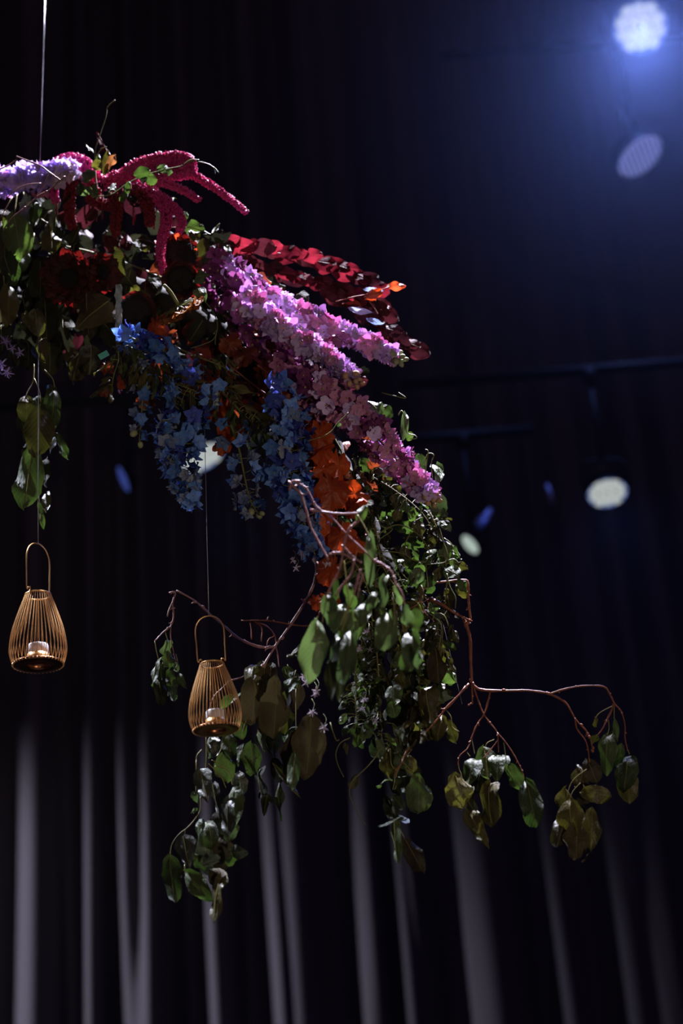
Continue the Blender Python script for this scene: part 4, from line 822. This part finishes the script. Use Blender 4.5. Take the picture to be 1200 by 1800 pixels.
leaves(T, [(768, 814, 776, 845, 28, H, 'bright', -.02, .1), (764, 868, 776, 908, 34, O, 'bright', -.01, .1), (712, 724, 708, 772, 18, LN, 'bright', 0, .2), (648, 706, 672, 722, 30, RD, 'bright', 0, .3), (672, 716, 694, 730, 24, RD, 'green', .01), (732, 912, 742, 940, 22, O, 'olive', -.03), (764, 930, 758, 960, 22, O, 'olive', -.03), (780, 950, 800, 1008, 34, O, 'green', -.01, .1),
    (784, 1000, 806, 1010, 30, RD, 'bright', -.02), (712, 962, 714, 994, 22, H, 'olive', -.04), (738, 1000, 730, 1026, 28, RD, 'bright', -.05), (724, 1010, 720, 1026, 18, RD, 'green', -.04), (742, 1030, 744, 1050, 18, RD, 'olive', -.04), (756, 1100, 770, 1130, 24, O, 'olive', 0), (790, 1100, 788, 1128, 20, O, 'olive', -.03), (785, 1040, 790, 1075, 24, O, 'olive', 0), (760, 1110, 770, 1180, 44, O, 'olive', .0),
    (745, 1200, 756, 1270, 46, O, 'olive', -.01), (765, 1140, 775, 1200, 36, O, 'brown', 0), (690, 1200, 695, 1240, 32, O, 'green', -.03), (688, 1235, 695, 1262, 28, O, 'green', -.04), (700, 1275, 702, 1310, 22, O, 'green', -.03), (740, 850, 752, 880, 24, O, 'dark', 0), (735, 800, 745, 826, 22, O, 'green', 0), (722, 760, 716, 776, 14, O, 'green', 0), (768, 1195, 775, 1230, 14, O, 'green', .0, 1)], YA - .04)
stalks(T, [[(700, 730), (706, 722), (712, 738), (715, 760), (728, 765), (732, 770), (720, 772)], [(745, 815), (752, 798), (762, 800), (758, 815), (760, 840)], [(745, 868), (748, 830), (752, 795), (747, 790)], [(664, 940), (690, 924), (712, 925), (735, 940), (750, 960), (755, 975), (748, 988)], [(748, 988), (725, 984), (712, 975), (690, 970), (664, 972), (690, 985), (708, 1010), (716, 1018)],
    [(772, 928), (778, 950), (786, 975), (782, 988), (765, 991), (750, 992)], [(780, 946), (792, 955), (797, 966)], [(788, 985), (798, 983), (806, 990)], [(722, 935), (712, 955), (713, 965)], [(664, 905), (670, 925), (690, 930), (664, 950)], [(700, 690), (712, 700), (670, 690)], [(690, 1000), (700, 1012), (705, 1022)],
    [(785, 1008), (790, 1030), (800, 1050), (800, 1070)], [(748, 992), (750, 1010), (752, 1036)], [(738, 1050), (744, 1070), (762, 1084), (775, 1100), (772, 1140)], [(760, 1090), (765, 1078), (780, 1082), (788, 1100)]], YA - .09, 1.2, 'stem', 'tendril')
T = Thing('vine_strand', 'thin curling vine tails below the left side of the column', 'foliage', at(620, 1300, YA - .05))
stalks(T, [[(615, 1297), (598, 1306), (590, 1325), (594, 1345), (604, 1366)], [(668, 1315), (660, 1330), (648, 1345), (630, 1362), (618, 1375), (614, 1395), (622, 1415), (632, 1435), (642, 1450)], [(580, 1270), (590, 1300), (596, 1300)]], YA - .05, 1.1, 'stem', 'tendril')
leaves(T, [(606, 1304, 610, 1326, 8, LN, 'olive'), (626, 1364, 616, 1388, 18, O, 'olive'), (662, 1300, 680, 1320, 20, O, 'bright')], YA - .05)
T = Thing('vine_strand', 'thin vine shoot curving over the lower pink delphinium', 'foliage', at(540, 775, YA - .16))
stalks(T, [[(540, 775), (565, 768), (582, 758), (592, 745), (602, 735), (612, 725)]], YA - .16, .9, 'stem', 'stem')
leaves(T, [(590, 750, 598, 744, 7, O, 'bright')], YA - .16)
branch('thin bare branchlets inside the right of the column', [([(700, 1085), (720, 1070), (760, 1050)], 1, .8), ([(735, 1052), (745, 1075), (760, 1090), (770, 1110)], 1.1, .8), ([(740, 1040), (752, 1060), (748, 1080)], .9, .7)], Y=YA - .03)
branch('orange-brown stem end hanging above the lowest olive leaves', [([(718, 1315), (712, 1325), (706, 1340), (698, 1352), (692, 1366)], 1.4, 1.0)], Y=YA - .05)

# -- filling leaves packed along the arch, coloured dark for the shade inside it
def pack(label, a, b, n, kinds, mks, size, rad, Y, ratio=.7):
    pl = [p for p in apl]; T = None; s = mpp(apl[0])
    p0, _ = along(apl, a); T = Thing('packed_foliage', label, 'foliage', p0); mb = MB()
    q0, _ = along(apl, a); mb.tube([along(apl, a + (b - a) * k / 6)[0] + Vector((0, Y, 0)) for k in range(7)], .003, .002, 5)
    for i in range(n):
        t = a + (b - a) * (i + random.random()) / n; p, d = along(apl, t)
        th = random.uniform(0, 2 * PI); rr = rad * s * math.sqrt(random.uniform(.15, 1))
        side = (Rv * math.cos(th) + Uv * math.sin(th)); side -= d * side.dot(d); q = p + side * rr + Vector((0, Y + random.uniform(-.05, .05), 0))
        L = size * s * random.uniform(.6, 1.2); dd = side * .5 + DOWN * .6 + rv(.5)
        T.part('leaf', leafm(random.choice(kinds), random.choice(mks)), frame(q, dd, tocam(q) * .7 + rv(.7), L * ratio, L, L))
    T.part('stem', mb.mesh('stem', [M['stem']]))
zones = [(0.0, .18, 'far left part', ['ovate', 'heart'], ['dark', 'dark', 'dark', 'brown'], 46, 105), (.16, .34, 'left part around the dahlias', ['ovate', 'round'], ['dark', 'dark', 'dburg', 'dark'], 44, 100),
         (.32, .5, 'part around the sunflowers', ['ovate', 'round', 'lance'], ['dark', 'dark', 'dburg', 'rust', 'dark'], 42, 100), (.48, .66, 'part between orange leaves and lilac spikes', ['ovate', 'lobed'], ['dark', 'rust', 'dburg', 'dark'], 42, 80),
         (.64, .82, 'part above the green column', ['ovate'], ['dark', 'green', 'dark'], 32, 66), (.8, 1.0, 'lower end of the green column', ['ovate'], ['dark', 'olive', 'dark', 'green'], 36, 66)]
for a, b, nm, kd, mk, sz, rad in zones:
    pack('shade-coloured leaves in front in the ' + nm, a, b, 70, kd, mk, sz, rad, -.02); pack('shade-coloured leaves at the back in the ' + nm, a, b, 60, kd, mk, sz, rad, .10)

# -- small oddments caught in the foliage
mb = MB(); p = at(182, 624, YA - .14); s = mpp(p)
mb.box((0, 0, 0), 18 * s, 11 * s, .6 * s, 0, Matrix.Translation(p) @ Matrix(((Rv.x, Uv.x, -Fv.x, 0), (Rv.y, Uv.y, -Fv.y, 0), (Rv.z, Uv.z, -Fv.z, 0), (0, 0, 0, 1))) @ Matrix.Rotation(.5, 4, 'Z') @ Matrix.Rotation(.5, 4, 'X'))
whole('paper_tag', mb.mesh('paper_tag', [M['tag']], False), 'small mint green tag caught left of the small blue delphinium', 'tag', loc=p)
def crumple(label, x, y, w_, h, Y=YA - .06):
    p = at(x, y, Y); s = mpp(p); vs = []; fs = []; nx, ny = 5, 14
    for j in range(ny + 1):
        for i in range(nx + 1):
            u, v = i / nx - .5, j / ny - .5
            vs.append(p + Rv * u * w_ * s - Uv * v * h * s + Fv * random.uniform(-4, 4) * s + Rv * random.uniform(-2, 2) * s)
    for j in range(ny):
        for i in range(nx): a = j * (nx + 1) + i; fs.append((a, a + 1, a + nx + 2, a + nx + 1))
    mb = MB(); mb.add(vs, fs); whole('film_scrap', mb.mesh('film_scrap', [M['foil']], False), label, 'plastic film', loc=p)
crumple('strip of glinting clear film left of the dark round seed head', 208, 545, 12, 90)
crumple('small glinting film scrap above the big blue delphinium', 373, 698, 22, 30, YA - .1)

# ---- repeats share a group
import collections
tops = [o for o in COL.objects if o.parent is None and 'label' in o]
cnt = collections.Counter(o.name.split('.')[0] for o in tops)
for o in tops:
    b = o.name.split('.')[0]
    if cnt[b] > 1 and 'group' not in o: o['group'] = {'stage_lamp': 'lamps on the dark pipes behind the arch', 'wire_lantern': 'wire lanterns on thin wires', 'tea_light': 'tea lights in the lanterns',
        'delphinium': 'delphinium stems in the arch', 'amaranth': 'amaranth stems at the top of the arch'}.get(b, b.replace('_', ' ') + ' pieces of the arch display')
